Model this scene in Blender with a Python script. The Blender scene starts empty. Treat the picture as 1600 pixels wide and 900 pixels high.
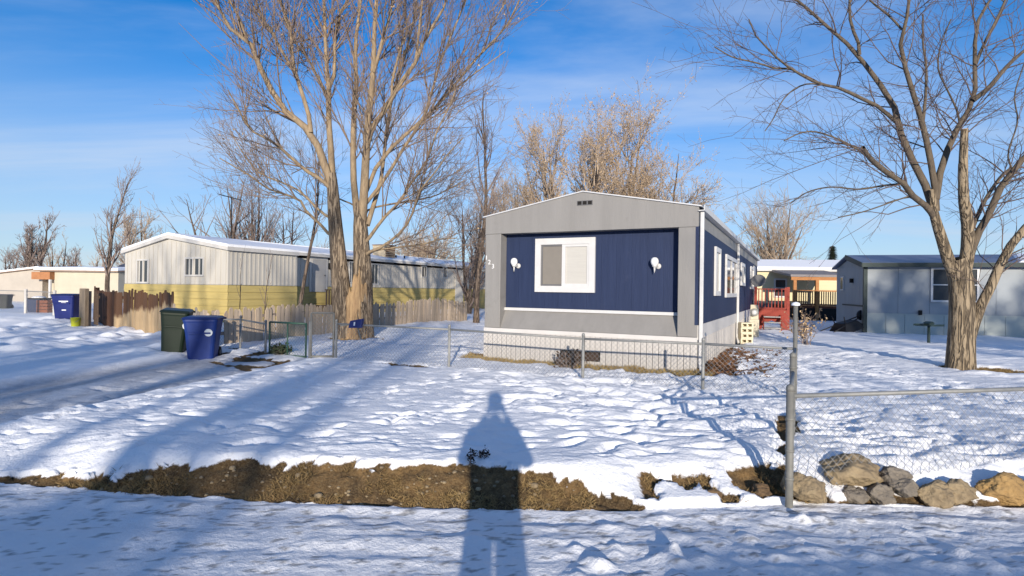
import bpy, bmesh, math, random
import numpy as np
from mathutils import Vector, Matrix

random.seed(7)
rng = np.random.default_rng(11)
S = bpy.context.scene
COL = S.collection

# ------------------------------------------------------------------ camera
FPX = 880.0                        # focal length in pixels of the 1600 px wide photograph
CAMZ = 1.45                        # above the yard
PITCH, ROLL = 0.0040, 0.0146
_F = Vector((0, math.cos(PITCH), math.sin(PITCH)))
_R = Vector((math.cos(ROLL), 0, math.sin(ROLL)))
_R = (_R - _F * _R.dot(_F)).normalized()
_U = _R.cross(_F).normalized()
cam_d = bpy.data.cameras.new('camera')
cam_d.sensor_width = 36.0
cam_d.lens = FPX / 1600.0 * 36.0
cam_d.clip_start = 0.05
cam_d.clip_end = 3000
cam = bpy.data.objects.new('camera', cam_d)
COL.objects.link(cam)
M3 = Matrix((_R, _U, -_F)).transposed()
cam.matrix_world = Matrix.Translation((0, 0, CAMZ)) @ M3.to_4x4()
S.camera = cam

# ------------------------------------------------------------------ world, sun, exposure
SUN_EL, SUN_AZ = math.radians(11.5), math.radians(-1.6)    # azimuth the shadows run to, from +Y towards +X
w = bpy.data.worlds.new('World'); S.world = w; w.use_nodes = True
nt = w.node_tree; nt.nodes.clear()
wo = nt.nodes.new('ShaderNodeOutputWorld'); bg = nt.nodes.new('ShaderNodeBackground')
sky = nt.nodes.new('ShaderNodeTexSky'); sky.sky_type = 'NISHITA'; sky.sun_disc = False
sky.sun_elevation = SUN_EL; sky.sun_rotation = math.pi + SUN_AZ
sky.altitude = 1300; sky.air_density = 1.0; sky.dust_density = 0.6; sky.ozone_density = 4.0
tc = nt.nodes.new('ShaderNodeTexCoord'); sep = nt.nodes.new('ShaderNodeSeparateXYZ')
nt.links.new(tc.outputs['Generated'], sep.inputs[0])
def wmath(op, a, b=None, clamp=False):
    n = nt.nodes.new('ShaderNodeMath'); n.operation = op; n.use_clamp = clamp
    for i, v in enumerate((a, b)):
        if v is None: continue
        if isinstance(v, (int, float)): n.inputs[i].default_value = v
        else: nt.links.new(v, n.inputs[i])
    return n.outputs[0]
zc = wmath('ADD', wmath('MAXIMUM', sep.outputs[2], 0.0), 0.10)      # cirrus on a flat layer overhead
comb = nt.nodes.new('ShaderNodeCombineXYZ')
nt.links.new(wmath('DIVIDE', sep.outputs[0], zc), comb.inputs[0])
nt.links.new(wmath('DIVIDE', sep.outputs[1], zc), comb.inputs[1])
mp = nt.nodes.new('ShaderNodeMapping'); nt.links.new(comb.outputs[0], mp.inputs[0])
mp.inputs['Rotation'].default_value = (0, 0, math.radians(-8)); mp.inputs['Scale'].default_value = (0.26, 1.15, 1)
mp.inputs['Location'].default_value = (4.1, 2.6, 0)
nz = nt.nodes.new('ShaderNodeTexNoise'); nz.inputs['Scale'].default_value = 0.8; nz.inputs['Detail'].default_value = 7
nz.inputs['Roughness'].default_value = 0.58; nz.inputs['Distortion'].default_value = 0.7
nt.links.new(mp.outputs[0], nz.inputs['Vector'])
mr = nt.nodes.new('ShaderNodeMapRange'); mr.interpolation_type = 'SMOOTHSTEP'
mr.inputs['From Min'].default_value = 0.39; mr.inputs['From Max'].default_value = 0.78
mr.inputs['To Max'].default_value = 0.56
nt.links.new(nz.outputs[0], mr.inputs[0])
mixc = nt.nodes.new('ShaderNodeMixRGB'); mixc.inputs[2].default_value = (3.9, 4.3, 4.9, 1)
hs = nt.nodes.new('ShaderNodeHueSaturation'); hs.inputs['Saturation'].default_value = 1.24; hs.inputs['Hue'].default_value = 0.504
nt.links.new(sky.outputs[0], hs.inputs['Color'])
nt.links.new(hs.outputs[0], mixc.inputs[1]); nt.links.new(mr.outputs[0], mixc.inputs[0])
hz = nt.nodes.new('ShaderNodeMapRange'); hz.interpolation_type = 'SMOOTHERSTEP'                 # pale winter horizon, all round
hz.inputs['From Min'].default_value = 0.46; hz.inputs['From Max'].default_value = -0.04; hz.inputs['To Max'].default_value = 0.70
nt.links.new(sep.outputs[2], hz.inputs[0])
mixh = nt.nodes.new('ShaderNodeMixRGB'); mixh.inputs[2].default_value = (2.75, 3.25, 3.95, 1)
nt.links.new(hz.outputs[0], mixh.inputs[0]); nt.links.new(mixc.outputs[0], mixh.inputs[1])
nt.links.new(mixh.outputs[0], bg.inputs[0]); bg.inputs[1].default_value = 0.142
nt.links.new(bg.outputs[0], wo.inputs[0])

sun_d = bpy.data.lights.new('sun', 'SUN'); sun_d.energy = 4.2; sun_d.angle = math.radians(0.55)
sun_d.color = (1.0, 0.90, 0.76)
sun = bpy.data.objects.new('sun', sun_d); COL.objects.link(sun)
_ld = Vector((math.sin(SUN_AZ) * math.cos(SUN_EL), math.cos(SUN_AZ) * math.cos(SUN_EL), -math.sin(SUN_EL)))
sun.rotation_euler = _ld.to_track_quat('-Z', 'Y').to_euler()
S.view_settings.view_transform = 'Standard'; S.view_settings.look = 'None'
S.view_settings.gamma = 1.0; S.view_settings.exposure = 0.46
S.view_settings.use_curve_mapping = False

# ------------------------------------------------------------------ pixel helpers
def ray(px, py):
    return (_F + _R * ((px - 800) / FPX) - _U * ((py - 450) / FPX))
def on_z(px, py, z=0.0):
    d = ray(px, py); t = (z - CAMZ) / d.z
    return Vector((0, 0, CAMZ)) + d * t
def at_y(px, py, Y):
    d = ray(px, py); return Vector((0, 0, CAMZ)) + d * (Y / d.y)
def on_local(root, px, py, axis, val):
    """pixel -> local coordinates of root on the local plane axis = val"""
    mi = root.matrix_basis.inverted()
    o = mi @ Vector((0, 0, CAMZ)); d = mi.to_3x3() @ ray(px, py)
    t = (val - o[axis]) / d[axis]
    return o + d * t

# ------------------------------------------------------------------ materials
MATS = {}
def mat(name, col, rough=0.7, var=0.12, scale=3.0, stretch=(1, 1, 1), bump=0.0, bscale=None, metal=0.0,
        spec=0.3, objvar=0.0, col2=None, detail=6, wear=None):
    if name in MATS: return MATS[name]
    m = bpy.data.materials.new(name); m.use_nodes = True
    t = m.node_tree; n = t.nodes; l = t.links
    b = n['Principled BSDF']; b.inputs['Roughness'].default_value = rough
    b.inputs['Metallic'].default_value = metal; b.inputs['Specular IOR Level'].default_value = spec
    c = n.new('ShaderNodeTexCoord'); mp = n.new('ShaderNodeMapping'); l.new(c.outputs['Object'], mp.inputs[0])
    mp.inputs['Scale'].default_value = stretch
    nz = n.new('ShaderNodeTexNoise'); nz.inputs['Scale'].default_value = scale; nz.inputs['Detail'].default_value = detail
    nz.inputs['Roughness'].default_value = 0.65
    l.new(mp.outputs[0], nz.inputs['Vector'])
    r = n.new('ShaderNodeMapRange'); r.inputs['From Min'].default_value = 0.28; r.inputs['From Max'].default_value = 0.72
    l.new(nz.outputs[0], r.inputs[0])
    mx = n.new('ShaderNodeMixRGB')
    if col2 is None:
        mx.inputs[1].default_value = tuple(v * (1 - var) for v in col) + (1,)
        mx.inputs[2].default_value = tuple(min(1, v * (1 + var)) for v in col) + (1,)
    else:
        mx.inputs[1].default_value = tuple(col) + (1,); mx.inputs[2].default_value = tuple(col2) + (1,)
    l.new(r.outputs[0], mx.inputs[0])
    out = mx.outputs[0]
    if wear is not None:
        wc, ws, wth = wear
        n2 = n.new('ShaderNodeTexNoise'); n2.inputs['Scale'].default_value = ws; n2.inputs['Detail'].default_value = 8
        n2.inputs['Roughness'].default_value = 0.7; l.new(c.outputs['Object'], n2.inputs['Vector'])
        r2 = n.new('ShaderNodeMapRange'); r2.inputs['From Min'].default_value = wth; r2.inputs['From Max'].default_value = wth + 0.18
        r2.inputs['To Max'].default_value = 0.7
        l.new(n2.outputs[0], r2.inputs[0])
        m2 = n.new('ShaderNodeMixRGB'); m2.inputs[2].default_value = tuple(wc) + (1,)
        l.new(r2.outputs[0], m2.inputs[0]); l.new(out, m2.inputs[1]); out = m2.outputs[0]
    if objvar:
        oi = n.new('ShaderNodeObjectInfo'); hv = n.new('ShaderNodeHueSaturation')
        r3 = n.new('ShaderNodeMapRange'); r3.inputs['To Min'].default_value = 1 - objvar; r3.inputs['To Max'].default_value = 1 + objvar
        l.new(oi.outputs['Random'], r3.inputs[0]); l.new(r3.outputs[0], hv.inputs['Value']); l.new(out, hv.inputs['Color'])
        out = hv.outputs[0]
    l.new(out, b.inputs['Base Color'])
    if bump:
        bn = n.new('ShaderNodeTexNoise'); bn.inputs['Scale'].default_value = bscale or scale * 4; bn.inputs['Detail'].default_value = 5
        l.new(mp.outputs[0], bn.inputs['Vector'])
        bp = n.new('ShaderNodeBump'); bp.inputs['Strength'].default_value = bump; bp.inputs['Distance'].default_value = 0.02
        l.new(bn.outputs[0], bp.inputs['Height']); l.new(bp.outputs[0], b.inputs['Normal'])
    MATS[name] = m
    return m

# ------------------------------------------------------------------ object helpers
def tag(o, label=None, cat=None, group=None, kind=None):
    if label: o['label'] = label
    if cat: o['category'] = cat
    if group: o['group'] = group
    if kind: o['kind'] = kind
    return o
def thing(name, loc, rz=0.0, label=None, cat=None, group=None):
    o = bpy.data.objects.new(name, None); COL.objects.link(o)
    o.location = loc; o.rotation_euler = (0, 0, rz); o.empty_display_size = 0.2
    o.matrix_basis = Matrix.Translation(Vector(loc)) @ Matrix.Rotation(rz, 4, 'Z')
    return tag(o, label, cat, group)
def link_mesh(name, me, parent=None):
    o = bpy.data.objects.new(name, me); COL.objects.link(o)
    if parent is not None: o.parent = parent
    return o
class MB:
    def __init__(s): s.v = []; s.f = []
    def add(s, vs, fs):
        k = len(s.v); s.v += [tuple(v) for v in vs]; s.f += [tuple(i + k for i in f) for f in fs]; return s
    def box(s, x0, x1, y0, y1, z0, z1):
        x0, x1 = sorted((x0, x1)); y0, y1 = sorted((y0, y1)); z0, z1 = sorted((z0, z1))
        return s.add([(x0, y0, z0), (x1, y0, z0), (x1, y1, z0), (x0, y1, z0), (x0, y0, z1), (x1, y0, z1), (x1, y1, z1), (x0, y1, z1)],
              [(3, 2, 1, 0), (4, 5, 6, 7), (0, 1, 5, 4), (1, 2, 6, 5), (2, 3, 7, 6), (3, 0, 4, 7)])
    def hexa(s, b, t):
        """b, t: four points each, same winding (counter-clockwise seen from the t side)"""
        return s.add(list(b) + list(t), [(3, 2, 1, 0), (4, 5, 6, 7), (0, 1, 5, 4), (1, 2, 6, 5), (2, 3, 7, 6), (3, 0, 4, 7)])
    def bar(s, a, b, wx, wz=None, up=(0, 0, 1)):
        a = Vector(a); b = Vector(b); wz = wz or wx
        d = (b - a).normalized(); u = Vector(up)
        if abs(d.dot(u)) > 0.98: u = Vector((0, 1, 0))
        x = d.cross(u).normalized() * wx / 2; z = x.cross(d).normalized() * wz / 2
        return s.hexa([a - x - z, a + x - z, a + x + z, a - x + z][::-1], [b - x - z, b + x - z, b + x + z, b - x + z][::-1])
    def cyl(s, a, b, r0, r1=None, n=10, caps=True):
        a = Vector(a); b = Vector(b); r1 = r0 if r1 is None else r1
        d = (b - a).normalized(); u = Vector((0, 0, 1)) if abs(d.z) < 0.95 else Vector((1, 0, 0))
        x = d.cross(u).normalized(); y = d.cross(x)
        vs = []
        for p, r in ((a, r0), (b, r1)):
            for i in range(n):
                t = 2 * math.pi * i / n; vs.append(p + x * math.cos(t) * r + y * math.sin(t) * r)
        fs = [(i, i + n, (i + 1) % n + n, (i + 1) % n) for i in range(n)]
        if caps: fs += [tuple(range(n)), tuple(range(2 * n - 1, n - 1, -1))]
        return s.add(vs, fs)
    def lathe(s, prof, n=14, c=(0, 0, 0)):
        vs = []; fs = []
        for r, z in prof:
            for i in range(n):
                t = 2 * math.pi * i / n; vs.append((c[0] + r * math.cos(t), c[1] + r * math.sin(t), c[2] + z))
        m = len(prof)
        for j in range(m - 1):
            for i in range(n):
                fs.append((j * n + i, j * n + (i + 1) % n, (j + 1) * n + (i + 1) % n, (j + 1) * n + i))
        fs.append(tuple(range(n - 1, -1, -1))); fs.append(tuple(range((m - 1) * n, m * n)))
        return s.add(vs, fs)
    def prism(s, poly, axis, a, b):
        """poly in the two other axes (in x,y,z order), extruded along axis from a to b"""
        n = len(poly)
        def P(q, h):
            q = list(q); q.insert(axis, h); return tuple(q)
        vs = [P(q, a) for q in poly] + [P(q, b) for q in poly]
        fs = [tuple(range(n)), tuple(range(2 * n - 1, n - 1, -1))] + [(i, i + n, (i + 1) % n + n, (i + 1) % n) for i in range(n)]
        return s.add(vs, fs)
    def mesh(s, name, material, smooth=False):
        me = bpy.data.meshes.new(name); me.from_pydata(s.v, [], s.f)
        bm = bmesh.new(); bm.from_mesh(me); bmesh.ops.recalc_face_normals(bm, faces=bm.faces); bm.to_mesh(me); bm.free()
        me.materials.append(material)
        if smooth:
            for p in me.polygons: p.use_smooth = True
        return me
    def build(s, name, material, parent=None, smooth=False, bevel=0.0):
        o = link_mesh(name, s.mesh(name, material, smooth), parent)
        if bevel:
            md = o.modifiers.new('bevel', 'BEVEL'); md.width = bevel; md.segments = 2; md.limit_method = 'ANGLE'
        return o
def np_mesh(name, V, Fq, material, smooth=True, tri=False):
    """fast mesh from numpy arrays, all quads or all triangles"""
    k = Fq.shape[1]
    me = bpy.data.meshes.new(name)
    me.vertices.add(len(V)); me.vertices.foreach_set('co', np.ascontiguousarray(V, dtype=np.float32).ravel())
    me.loops.add(Fq.size); me.loops.foreach_set('vertex_index', np.ascontiguousarray(Fq, dtype=np.int32).ravel())
    me.polygons.add(len(Fq)); me.polygons.foreach_set('loop_start', np.arange(0, Fq.size, k, dtype=np.int32))
    me.polygons.foreach_set('use_smooth', np.full(len(Fq), smooth, dtype=bool))
    me.materials.append(material); me.update(calc_edges=True)
    return me
# local wall mappings: u along the wall, n outwards, z up
def face_front(y0): return lambda u, n, z: (u, y0 - n, z)
def face_right(x0): return lambda u, n, z: (x0 + n, u, z)
def face_left(x0): return lambda u, n, z: (x0 - n, u, z)
def mbox(mb, m, u0, u1, n0, n1, z0, z1):
    a = m(u0, n0, z0); b = m(u1, n1, z1)
    return mb.box(a[0], b[0], a[1], b[1], a[2], b[2])
def window(parent, m, u0, u1, z0, z1, fw=0.07, frame=None, glass=None, mull=(), rails=(), proud=0.05, name='window', sash=None):
    """a window: casing, pane and sash bars"""
    u0, u1 = sorted((u0, u1)); z0, z1 = sorted((z0, z1))
    f = MB()
    mbox(f, m, u0, u1, 0.002, proud, z1 - fw, z1); mbox(f, m, u0, u1, 0.002, proud, z0, z0 + fw)
    mbox(f, m, u0, u0 + fw, 0.002, proud, z0 + fw, z1 - fw); mbox(f, m, u1 - fw, u1, 0.002, proud, z0 + fw, z1 - fw)
    o = f.build(name, frame, parent)
    p = MB(); mbox(p, m, u0 + fw, u1 - fw, 0.004, 0.012, z0 + fw, z1 - fw); p.build('pane', glass, o)
    for q in mull:
        s = MB(); uu = u0 + (u1 - u0) * q; mbox(s, m, uu - fw * .3, uu + fw * .3, 0.013, proud * .8, z0 + fw, z1 - fw); s.build('sash_bar', sash or frame, o)
    for q in rails:
        s = MB(); zz = z0 + (z1 - z0) * q; mbox(s, m, u0 + fw, u1 - fw, 0.013, proud * .78, zz - fw * .3, zz + fw * .3); s.build('sash_bar', sash or frame, o)
    return o
# ================================================================== GROUND
_tab = rng.random((8, 256, 256))
def vnoise(x, y, f, k=0):
    x = np.asarray(x, float) * f + 37.1 * k; y = np.asarray(y, float) * f + 11.7 * k
    xi = np.floor(x).astype(int); yi = np.floor(y).astype(int); fx = x - xi; fy = y - yi
    fx = fx * fx * fx * (fx * (fx * 6 - 15) + 10); fy = fy * fy * fy * (fy * (fy * 6 - 15) + 10)
    T = _tab[k % 8]; a = T[xi & 255, yi & 255]; b = T[(xi + 1) & 255, yi & 255]; c = T[xi & 255, (yi + 1) & 255]; d = T[(xi + 1) & 255, (yi + 1) & 255]
    return (a * (1 - fx) + b * fx) * (1 - fy) + (c * (1 - fx) + d * fx) * fy - 0.5
def fbm(x, y, f, k=0, o=4, g=0.5):
    s = 0; a = 1
    for i in range(o): s = s + a * vnoise(x, y, f * 2 ** i, k + i); a *= g
    return s
def sst(a, b, x):
    t = np.clip((x - a) / (b - a), 0, 1); return t * t * (3 - 2 * t)
STREET = -0.18
TR = dict(p=(3.25, 9.85), rz=math.atan2(-.451, .892))          # main trailer: front right corner and heading
_c, _s = math.cos(TR['rz']), math.sin(TR['rz'])
def tr_local(x, y):
    dx = x - TR['p'][0]; dy = y - TR['p'][1]; return dx * _c + dy * _s, -dx * _s + dy * _c
def kerb_y(x):
    return np.interp(x, [-60, -9, -6, -4.16, -2.6, -1.68, -.475, .71, 2.17, 3.95, 60], [5.2, 5.0, 4.85, 4.58, 4.38, 4.26, 4.2, 4.2, 4.38, 4.36, 4.6])
def drive_mask(x, y):
    t = np.clip((y - 4.6) / 6.6, 0, 1); cx = -6.75 + 1.5 * t
    return (1 - sst(1.0, 1.45, np.abs(x - cx))) * (1 - sst(11.0, 12.2, y)) * sst(3.0, 4.6, y)
CW = at_y(553, 530, 15.9)          # cottonwood foot
RT = at_y(1501, 582, 10.8)         # right tree foot
def base_h(x, y):
    x = np.asarray(x, float); y = np.asarray(y, float)
    s = y - kerb_y(x); dm = drive_mask(x, y)
    wd = 0.30 + 1.6 * dm + np.interp(x, [-4.6, -3.0, .5, 1.1, 2.1, 2.5], [.9, .05, .05, .55, .50, .25])
    h = STREET + 0.18 * sst(0, 1, np.clip(s / wd, 0, 1))
    h = h + 0.05 * sst(0.2, 2.0, s) * fbm(x, y, 0.35, 1, 3) - 0.05 * dm
    h = h + 0.10 * sst(14, 19, y) * sst(-9, -6, x) * (1 - sst(-3.2, -1, x))                 # rise towards the picket fence
    pile = np.exp(-(((x + 16.6) / 2.6) ** 2 + ((y - 20.3) / 1.6) ** 2)) * 0.22                # ploughed heap by the far bins
    return h + pile
def dirt_mask(x, y):
    s = y - kerb_y(x); n = fbm(x, y, 3.2, 2, 4); n2 = fbm(x, y, 1.1, 5, 3)
    top = np.interp(x, [-7, -5.2, -4.2, -3.2, -2.4, -.5, .6, .95, 1.1], [.07, .09, .11, .20, .28, .30, .20, .07, 0])
    d = sst(-.02, .02, s + .02 * n) * (1 - sst(-.025, .025, s - top - .11 * n - .13 * n2 - .09 * fbm(x, y, 11, 1, 3) - .05 * fbm(x, y, 30, 4, 2))) * sst(.01, .06, top)
    pat = sst(.02, .10, fbm(x, y, 4.5, 3, 3) + .10) * sst(.01, .06, s + .05 * n) * (1 - sst(.34, .52, s + .2 * n2)) * sst(.9, 1.2, x) * (1 - sst(2.25, 2.5, x))
    d = np.maximum(d, pat)
    d = np.maximum(d, sst(0, .03, s) * (1 - sst(.06, .12, s + .2 * n)) * sst(2.1, 2.4, x) * (1 - sst(7.5, 8, x)))
    lx, ly = tr_local(x, y)
    d = np.maximum(d, sst(-.55, -.35, ly + .35 * n + .25 * n2) * (1 - sst(.1, .2, ly)) * sst(-4.75, -4.45, lx) * (1 - sst(.2, .5, lx)))
    d = np.maximum(d, (1 - sst(.75, 1.05, lx + 1.2 * n + .12 * ly)) * sst(-.2, 0, lx) * sst(-.35, -.1, ly) * (1 - sst(3.2, 5.5, ly)) * .95)
    d = np.maximum(d, (1 - sst(.15, .3, lx + .4 * n)) * sst(-.2, 0, lx) * sst(4, 5, ly) * (1 - sst(15, 16, ly)))
    r = np.hypot((x - CW.x), (y - CW.y + .25)); d = np.maximum(d, 1 - sst(.62, .8, r + .5 * n))
    r = np.hypot((x - RT.x - .45) / 1.7, (y - RT.y + .12)); d = np.maximum(d, 1 - sst(.38, .52, r + .3 * n))
    # foot of the front chain-link fence
    fl = (x + 3.48) * .426 + (y - 11.2) * .905
    d = np.maximum(d, (1 - sst(.05, .12, np.abs(fl + .1) + .3 * n)) * sst(-3, -2.6, x) * (1 - sst(-1.5, -1.2, x)) * .9)
    # soil along the fence line that runs away beside the near post
    d = np.maximum(d, (1 - sst(.05, .12, np.abs(x - (2.14 + (y - 4.4) * .5)) + .22 * n)) * sst(4.38, 4.5, y) * (1 - sst(6.4, 7.2, y)))
    fb = (x + 6.9) * .61 + (y - 13.2) * .79     # litter by the bins
    d = np.maximum(d, sst(.0, .12, fbm(x, y, 2.2, 6, 3)) * (1 - sst(.5, .9, np.abs(fb + 0.5))) * sst(-6.9, -6.4, x) * (1 - sst(-4.6, -4.2, x)))
    return np.clip(d, 0, 1)
def grow_axis(lo, hi, step0, limit, g=1.09):
    a = list(np.arange(lo, hi, step0)); st = step0
    while a[-1] < limit: st *= g; a.append(a[-1] + st)
    return a
xs_r = grow_axis(0, 7.2, .03, 20, 1.022); st = xs_r[-1] - xs_r[-2]
while xs_r[-1] < 600: st *= 1.12; xs_r.append(xs_r[-1] + st)
xs_r = list(xs_r); xs = np.array([-v for v in xs_r[:0:-1]] + xs_r)
ys_f = grow_axis(0, 2.6, .02, 3.2, 1.0); 
ya = list(np.arange(2.9, 5.6, .017)); st = .017
while ya[-1] < 14: st = min(.055, st * 1.012); ya.append(ya[-1] + st)
while ya[-1] < 24: st *= 1.02; ya.append(ya[-1] + st)
while ya[-1] < 900: st *= 1.09; ya.append(ya[-1] + st)
yb_ = [2.9]; st = .03
while yb_[-1] > -300: st *= 1.14; yb_.append(yb_[-1] - st)
ys = np.array(yb_[:0:-1] + ya)
GX, GY = np.meshgrid(xs, ys)
H = base_h(GX, GY); DM = dirt_mask(GX, GY)
DR = drive_mask(GX, GY); SD = GY - kerb_y(GX)
yard = sst(.15, .45, SD) * (1 - DR); street = 1 - sst(-.08, .02, SD)
near = 1 - sst(19, 27, np.hypot(GX, GY - 4))
# snow blanket: soft lip wherever it ends on bare ground
H = H + 0.065 * (1 - DM) * sst(-.01, .05, SD) * (1 - .6 * DR)
# wind and melt relief
H = H + near * yard * 1.3 * np.clip(.85 + 1.5 * fbm(GX, GY, .55, 6, 2), .25, 1.35) * (.030 * fbm(GX * .75 + GY * .25, GY * 1.9, 1.6, 2, 3) + .052 * np.abs(fbm(GX * .80 + GY * .30 + .25 * vnoise(GX, GY, 1.3, 5), GY * 1.9 - GX * .35, 2.1, 4, 3, .42)) + .020 * np.abs(fbm(GX * .9 + GY * .3, GY * 1.8 - GX * .3, 5.5, 1, 2)) + .006 * fbm(GX, GY, 14, 6, 2)) * (.45 + .55 * sst(-1.2, 1.2, GX + .3 * (GY - 7)))
H = H + near * yard * .016 * fbm(GX, GY, 1.2, 7, 3)
H = H + near * DM * (.050 * fbm(GX, GY, 11, 3, 4) - .012)
# street: packed snow, ruts along x, lumps
rut = np.sin((GY + .05 * np.sin(GX * 1.3)) * 14.0) * .5 + np.sin(GY * 23 + GX * .4) * .35
H = H + street * near * (.006 * rut + .022 * fbm(GX * .55, GY * 2.2, 2.2, 5, 4) + .006 * fbm(GX, GY, 16, 1, 2) + .012 * fbm(GX * 1.2, GY * 2, 6.5, 3, 2) * (.4 + sst(0, 1.2, GX)))
H = H + DR * near * (.012 * np.sin(GX * 9 - GY * 1.6) * fbm(GX, GY * .4, 2, 2, 2) + .014 * fbm(GX * 2.5, GY * .5, 2.0, 1, 3))
def dab(cx, cy, rx, ry, a, h, sharp=2.0):
    i0, i1 = np.searchsorted(xs, [cx - 3.2 * max(rx, ry), cx + 3.2 * max(rx, ry)]); j0, j1 = np.searchsorted(ys, [cy - 3.2 * max(rx, ry), cy + 3.2 * max(rx, ry)])
    if i1 <= i0 or j1 <= j0: return
    X = GX[j0:j1, i0:i1] - cx; Y = GY[j0:j1, i0:i1] - cy; ca, sa = math.cos(a), math.sin(a)
    q = ((X * ca + Y * sa) / rx) ** 2 + ((-X * sa + Y * ca) / ry) ** 2
    H[j0:j1, i0:i1] += h * np.exp(-q ** (sharp / 2)) * (1 - DM[j0:j1, i0:i1])
R_ = random.Random(5)
# pits and footprints in the yard snow
n = 0
while n < 1900:
    x = R_.uniform(-6.5, 7); y = R_.uniform(4.9, 12.5)
    dens = .30 + .70 * float(sst(-.8, 1.0, np.array(x + .25 * (y - 7))))
    if R_.random() > dens or R_.random() > .25 + 1.6 * (float(fbm(np.array(x), np.array(y), .55, 6, 2)) + .4): continue
    k = R_.uniform(.4, 1.15)
    an_ = R_.gauss(-.18, .3)
    dab(x, y, .15 * k, .05 * k, an_, -R_.uniform(.016, .042) * k, 2.4)
    if R_.random() < .5: dab(x + R_.uniform(-.03, .03), y + .10 * k, .17 * k, .045 * k, an_ + R_.gauss(0, .2), R_.uniform(.002, .009), 2)
    n += 1
for i in range(1500):                                              # small crisp melt pits
    x = R_.uniform(-5.5, 7.5); y = R_.uniform(4.75, 10.5); k = R_.uniform(.6, 1.5)
    dab(x, y, .050 * k, .026 * k, R_.gauss(-.25, .35), -R_.uniform(.012, .026) * k, 4.5)
for t0, t1, n_ in (((-2.2, 5.0), (2.2, 8.9), 15), ((.2, 4.9), (3.0, 7.4), 11), ((-3.0, 5.0), (-.6, 9.6), 13), ((1.0, 5.0), (2.6, 8.6), 12), ((-4.6, 6.0), (-3.6, 10.6), 12), ((4.0, 5.2), (7.4, 9.4), 10)):
    for i in range(n_):                                             # walked trails
        f = i / n_; x = t0[0] + (t1[0] - t0[0]) * f + (.12 if i % 2 else -.12); y = t0[1] + (t1[1] - t0[1]) * f
        a_ = math.atan2(t1[1] - t0[1], t1[0] - t0[0]) + R_.gauss(0, .12); dab(x, y, .15, .06, a_, -.060, 6); dab(x + .1, y + .13, .13, .05, 0, .014, 2.2)
for i in range(150):                                                # clods on the street, more to the right
    x = R_.choice([R_.uniform(-4, 5), R_.uniform(.4, 4.6)]); y = R_.uniform(2.95, 4.1)
    k = R_.uniform(.03, .075); dab(x, y, k * R_.uniform(.8, 1.6), k, R_.uniform(0, 3), R_.uniform(.006, .020), 2.4)
for i in range(190):
    x = R_.uniform(.3, 4.2); y = R_.uniform(2.95, 3.62) ; k = R_.uniform(.018, .06)
    dab(x, y, k * R_.uniform(.9, 1.7), k, R_.uniform(-.6, .6), k * R_.uniform(.25, .55), 2.4)
dab(1.02, 3.50, .05, .045, 0, .085, 2.6); dab(.95, 3.42, .10, .06, 0, .04, 2.4); dab(1.16, 3.4, .09, .06, .4, .035, 2.4); dab(1.05, 3.47, .04, .04, 0, .03, 2.4)
for i in range(260):                                                # heap by the far bins and the verge left of it
    dab(R_.uniform(-19, -7.5), R_.uniform(11, 20.5), R_.uniform(.14, .45), R_.uniform(.10, .28), R_.uniform(-.4, .4), R_.choice([-1, 1, 1]) * R_.uniform(.03, .11), 2.6)
grit = .8 * street * sst(.33, .43, fbm(GX * 2.6, GY * 6.5, 4.6, 6, 4) + .12 * sst(.40, .1, np.abs(SD + .25)) - .0) * near
slush_shade = np.clip(DR * (.75 + .5 * fbm(GX * 2, GY * .5, 1.5, 3, 3)) + .16 * street, 0, 1)  # slush on lane and road; the lane's shade is painted in with it
nx, ny = len(xs), len(ys)
V = np.stack([GX, GY, H], -1).reshape(-1, 3)
idx = np.arange(nx * ny).reshape(ny, nx)
Fq = np.stack([idx[:-1, :-1], idx[:-1, 1:], idx[1:, 1:], idx[1:, :-1]], -1).reshape(-1, 4)

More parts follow.
